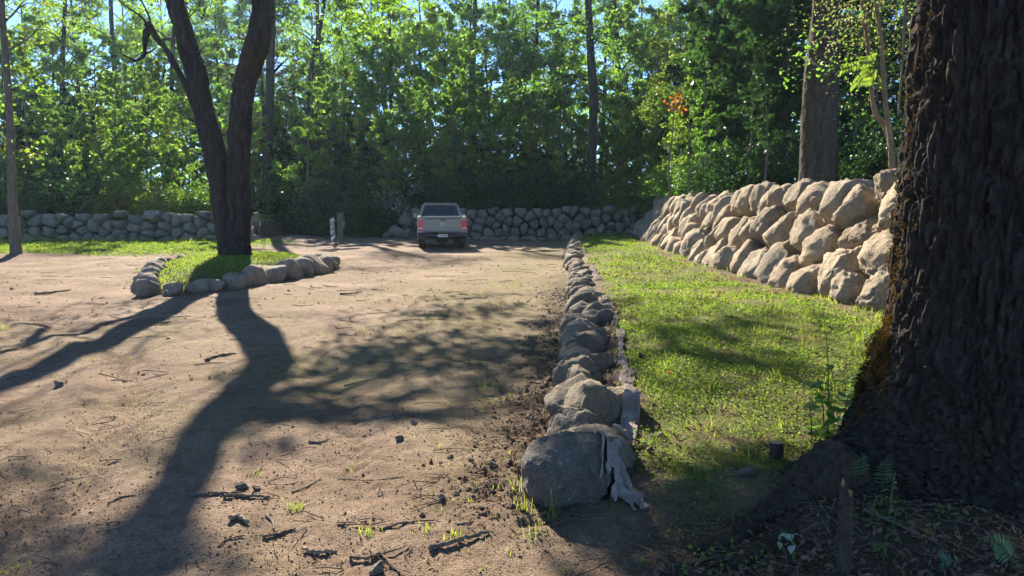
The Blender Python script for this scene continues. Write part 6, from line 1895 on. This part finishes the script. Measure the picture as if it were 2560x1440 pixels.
# ------------------------------------------------------------------ near plants
def big_leaf(mb, base, d, n, L, W, droop=0.25, heart=0.0):
    """pointed leaf with a folded midrib"""
    d = unit(d); n = unit(np.asarray(n) - d * np.dot(n, d)); s = np.cross(d, n)
    pts = []
    prof = [(0.0, 0.05), (0.18, 0.72 + heart), (0.42, 1.0), (0.70, 0.68), (1.0, 0.0)]
    for t, w in prof:
        c = base + d * L * t - np.array([0, 0, 1]) * droop * L * t * t
        pts += [c - s * W / 2 * w + n * W * 0.13 * w, c, c + s * W / 2 * w + n * W * 0.13 * w]
    v = np.array(pts)
    q = []
    for i in range(4):
        a = i * 3
        q += [[a, a + 1, a + 4, a + 3], [a + 1, a + 2, a + 5, a + 4]]
    mb.add(v, quads=q)

def weed(px, ybase, ytop, label, n, L, seed, lean=(0, 0), mat='weed', sc=1.0, name='weed_plant', side=2, Y=None):
    rs = np.random.RandomState(seed)
    g = ground_pt(px, ybase) if Y is None else np.array([(px - CX) / F * Y, Y, float(gz((px - CX) / F * Y, Y))])
    top = at(px, ytop, g[1]); H = top[2] - g[2]
    root = thing(name, g, label, 'plant')
    P = spline(np.array([(0, 0, -0.03), (lean[0] * 0.2, lean[1] * 0.2, H * 0.35), (lean[0] * 0.5, lean[1] * 0.5, H * 0.7), (lean[0], lean[1], H)]), 16)
    mb = MB(); mb.tube(P, np.linspace(0.0065, 0.0022, 16) * sc, 6); mb.obj('stem', M['weed'], root)
    for i in range(n):
        t = 0.12 + 0.86 * i / max(1, n - 1)
        p = P[int(t * 15)]
        for k in range(side):
            az = i * 1.57 + k * math.pi + rs.normal() * 0.35
            el = rs.uniform(0.0, 0.5)
            d = np.array([math.cos(az) * math.cos(el), math.sin(az) * math.cos(el), math.sin(el)])
            l = L * rs.uniform(0.7, 1.15) * (1.1 - 0.45 * t)
            st = p + d * l * 0.3
            lf = MB(); lf.tube(np.array([p, (p + st) / 2 + [0, 0, 0.004], st]), 0.0015 * sc, 4, caps=False)
            big_leaf(lf, st, d + rs.normal(size=3) * 0.1, np.array([0, 0, 1.0]) + rs.normal(size=3) * 0.25, l, l * 0.55, 0.4)
            lf.obj('leaf', M[mat], root)
weed(2093, 1085, 782, 'tall thin weed with broad pointed leaves at the edge of the giant trunk', 11, 0.12, 1, (-0.07, 0.02), Y=5.3)
weed(2060, 1085, 950, 'bushy lower weed crowding the left foot of the tall thin weed', 13, 0.15, 2, (-0.05, 0.0))
weed(2138, 1060, 925, 'bright short weed between the tall weed and the giant trunk', 12, 0.14, 3, (0.02, 0.02))
weed(2105, 1100, 985, 'low dark-leaved weed hugging the root left of the trunk', 11, 0.14, 4, (0.03, 0.0))
weed(2030, 1110, 1015, 'narrow low weed on the grass left of the weed cluster', 5, 0.07, 5, (-0.03, 0.0))
weed(1985, 1400, 1335, 'pale-leaved seedling on the shaded leaf mould', 3, 0.085, 6, (-0.02, 0.0), 'pale_leaf')
weed(1960, 1385, 1350, 'low pale seedling left of the larger pale one', 2, 0.075, 16, (-0.03, 0.0), 'pale_leaf')
weed(1875, 1285, 1245, 'single seedling with one upright yellow-green leaf', 1, 0.065, 7, (0, 0), 'weed')
weed(1880, 1305, 1290, 'flat grey-green leaf pair lying on the mould', 1, 0.075, 8, (0, 0), 'pale_leaf')
weed(1785, 1240, 1205, 'small bright green sprout at the edge of the shade', 3, 0.05, 9, (0, 0), 'weed')
for i, (px, yb, yt, Y, lb) in enumerate([(2260, 1270, 1180, 3.9, 'dark creeping plant climbing the trunk foot, uppermost of four'), (2215, 1300, 1240, 3.85, 'dark creeping plant left of the whitish leaf'), (2270, 1320, 1270, 3.7, 'dark creeping plant right above the fallen branch'),
                                    (2235, 1400, 1360, 3.45, 'dark creeping plant beside the snapped stem')]):
    weed(px, yb, yt, lb, 5, 0.055, 20 + i, (0.02, 0.0), 'weed', name='creeping_plant', Y=Y)

def fern(px, Y, z0, tip, label, seed, L=0.22, mat='fern', n=11):
    rs = np.random.RandomState(seed)
    X = (px - CX) / F * Y
    root = thing('fern_frond', (X, Y, z0), label, 'fern')
    P = spline(np.array([(0, 0, 0), np.array(tip) * 0.4 + [0, 0, 0.03], np.array(tip)]), 24)
    mb = MB(); mb.tube(P, np.linspace(0.0028, 0.0010, 24), 5); mb.obj('stem', M[mat], root)
    lf = MB()
    for i in range(n):
        t = 0.15 + 0.85 * i / n
        p = P[int(t * 23)]; d = unit(P[min(23, int(t * 23) + 1)] - P[max(0, int(t * 23) - 1)])
        s = unit(np.cross(d, [0, -0.7, 0.7]))
        l = L * 0.28 * math.sin(math.pi * min(1, 0.25 + 0.78 * t))
        for sg in (-1, 1): big_leaf(lf, p, s * sg + d * 0.35, [0, -0.6, 0.8], l, l * 0.17, 0.15)
    lf.obj('leaflet', M[mat], root)['kind'] = 'stuff'
fern(2178, 3.95, 0.20, (-0.02, -0.06, 0.17), 'upright dark fern frond on the trunk foot, left of two', 1)
fern(2236, 3.92, 0.16, (0.0, -0.05, 0.20), 'upright dark fern frond on the trunk foot, right of two', 2)
fern(2590, 3.15, 0.12, (-0.14, 0.0, 0.12), 'yellowish fern frond poking in at the corner', 3, 0.26, 'fern')
fern(2420, 3.3, 0.0, (-0.08, -0.05, 0.10), 'small green fern frond on the dark ground near the corner', 4)

# upright grass tufts on the dirt
def tuft(px, py, n, h, label, seed, w=0.004, spread=0.03):
    rs = np.random.RandomState(seed)
    g = ground_pt(px, py)
    mb = MB()
    x = rs.normal(size=n) * spread; y = rs.normal(size=n) * spread
    blades(mb, x, y, np.zeros(n), h * rs.uniform(0.4, 1.1, n), w * rs.uniform(0.7, 1.3, n), rs, 0.38)
    o = mb.obj('grass_tuft', M['grass'], None, False); o.location = g
    tag(o, label, 'grass tuft', 'grass tufts on the dirt')
for i, a in enumerate([(735, 1275, 40, 0.075, 'largest bright grass tuft on the dirt right of the two sticks'), (700, 1255, 14, 0.05, 'small grass tuft touching the end of the sticks'), (875, 1178, 22, 0.055, 'bright small tuft in the middle of the open dirt'), (640, 1185, 16, 0.045, 'thin tuft above the two sticks'),
                       (925, 1335, 26, 0.075, 'upright tuft above the forked branch'), (1212, 972, 16, 0.17, 'tall sparse tuft alone in the dappled shade'), (1385, 1300, 12, 0.24, 'long-bladed tuft right in front of the near boulder'), (1300, 1225, 16, 0.13, 'tuft left of the near boulder'),
                       (1310, 1275, 20, 0.11, 'dense low tuft at the left foot of the near boulder'), (1100, 1115, 8, 0.06, 'two-bladed tuft by the dug edge'), (1060, 1330, 18, 0.06, 'pale tuft at the thin crooked stick'), (1130, 1340, 20, 0.06, 'tuft behind the thick slanted stick'), (1340, 1340, 22, 0.09, 'tuft on the dirt just below the long bent branch'),
                       (1165, 1260, 10, 0.05, 'tiny tuft on the sparse dirt near the boulder'), (1750, 1180, 20, 0.10, 'grass tuft on the edge of the shade'), (1550, 1265, 10, 0.09, 'tuft at the right foot of the near boulder'), (780, 985, 24, 0.04, 'faint flat tuft in the middle of the lot'), (735, 612, 40, 0.35, 'tall tuft at the far rim of the stone ring'), (10, 825, 30, 0.12, 'tuft at the far left of the dirt')]):
    tuft(*a[:4], a[4], 700 + i)
# orange flower in the lane
g = ground_pt(1672, 945)
o = thing('orange_flower', g, 'single orange flower in the shaded grass beside the cloth', 'flower')
mb = MB(); mb.tube([(0, 0, 0), (0, 0, 0.03), (0.004, 0, 0.055)], 0.0018, 5); mb.obj('stem', M['weed'], o)
for k in range(6):
    a = k * 1.047
    mb = MB(); big_leaf(mb, np.array([0.004, 0, 0.055]), [math.cos(a), math.sin(a), 0.35], [0, 0, 1], 0.028, 0.020, 0.2); mb.obj('petal', M['petal'], o)
# bright yellow leaf spray hanging in front of the dark wood
def spray():
    rs = np.random.RandomState(4)
    c = at(2150, 190, 12.0)
    root = thing('leaf_spray', c, 'bright yellow-green spray of leaflets hanging before the dark wood', 'leaf spray')
    mb = MB(); lf = MB()
    for pts in ([(2190, 150), (2165, 160), (2135, 165), (2105, 175)], [(2190, 165), (2160, 185), (2130, 215)], [(2192, 180), (2180, 200), (2150, 205)], [(2190, 140), (2170, 150), (2150, 150)]):
        P_ = np.array([at(a, b, 12.0 + rs.normal() * 0.1) for a, b in pts]) - c
        Q = spline(P_, 14); mb.tube(Q, 0.004, 5)
        for i in range(1, 14):
            for sg in (-1, 1):
                d = unit(Q[i] - Q[i - 1]); big_leaf(lf, Q[i], d * 0.5 + np.array([0, 0.2 * rs.normal(), sg * 1.0]), [0.1, -1, 0.3], 0.085, 0.04, 0.2)
    P_ = np.array([at(2192, 160, 12.0), at(2196, 158, 12.2), at(2205, 158, 12.35)]) - c
    mb.tube(P_, 0.005, 5)
    mb.obj('stem', M['weed'], root); lf.obj('leaflet', M['leaf_yellow'], root)['kind'] = 'stuff'
spray()

# ------------------------------------------------------------------ air
if HAZE:
    m, nt, out = new_mat('haze')
    pv = nt.nodes.new('ShaderNodeVolumePrincipled')
    pv.inputs['Color'].default_value = (0.62, 0.86, 1.0, 1)
    pv.inputs['Density'].default_value = HAZE
    pv.inputs['Anisotropy'].default_value = 0.5
    nt.links.new(pv.outputs[0], out.inputs['Volume'])
    mb = MB(); mb.box((0, 60, 19.0), (320, 180, 41.4))
    o = mb.obj('haze', m, None, False)
    tag(o, 'thin bluish air between the camera and the wood', kind='stuff')
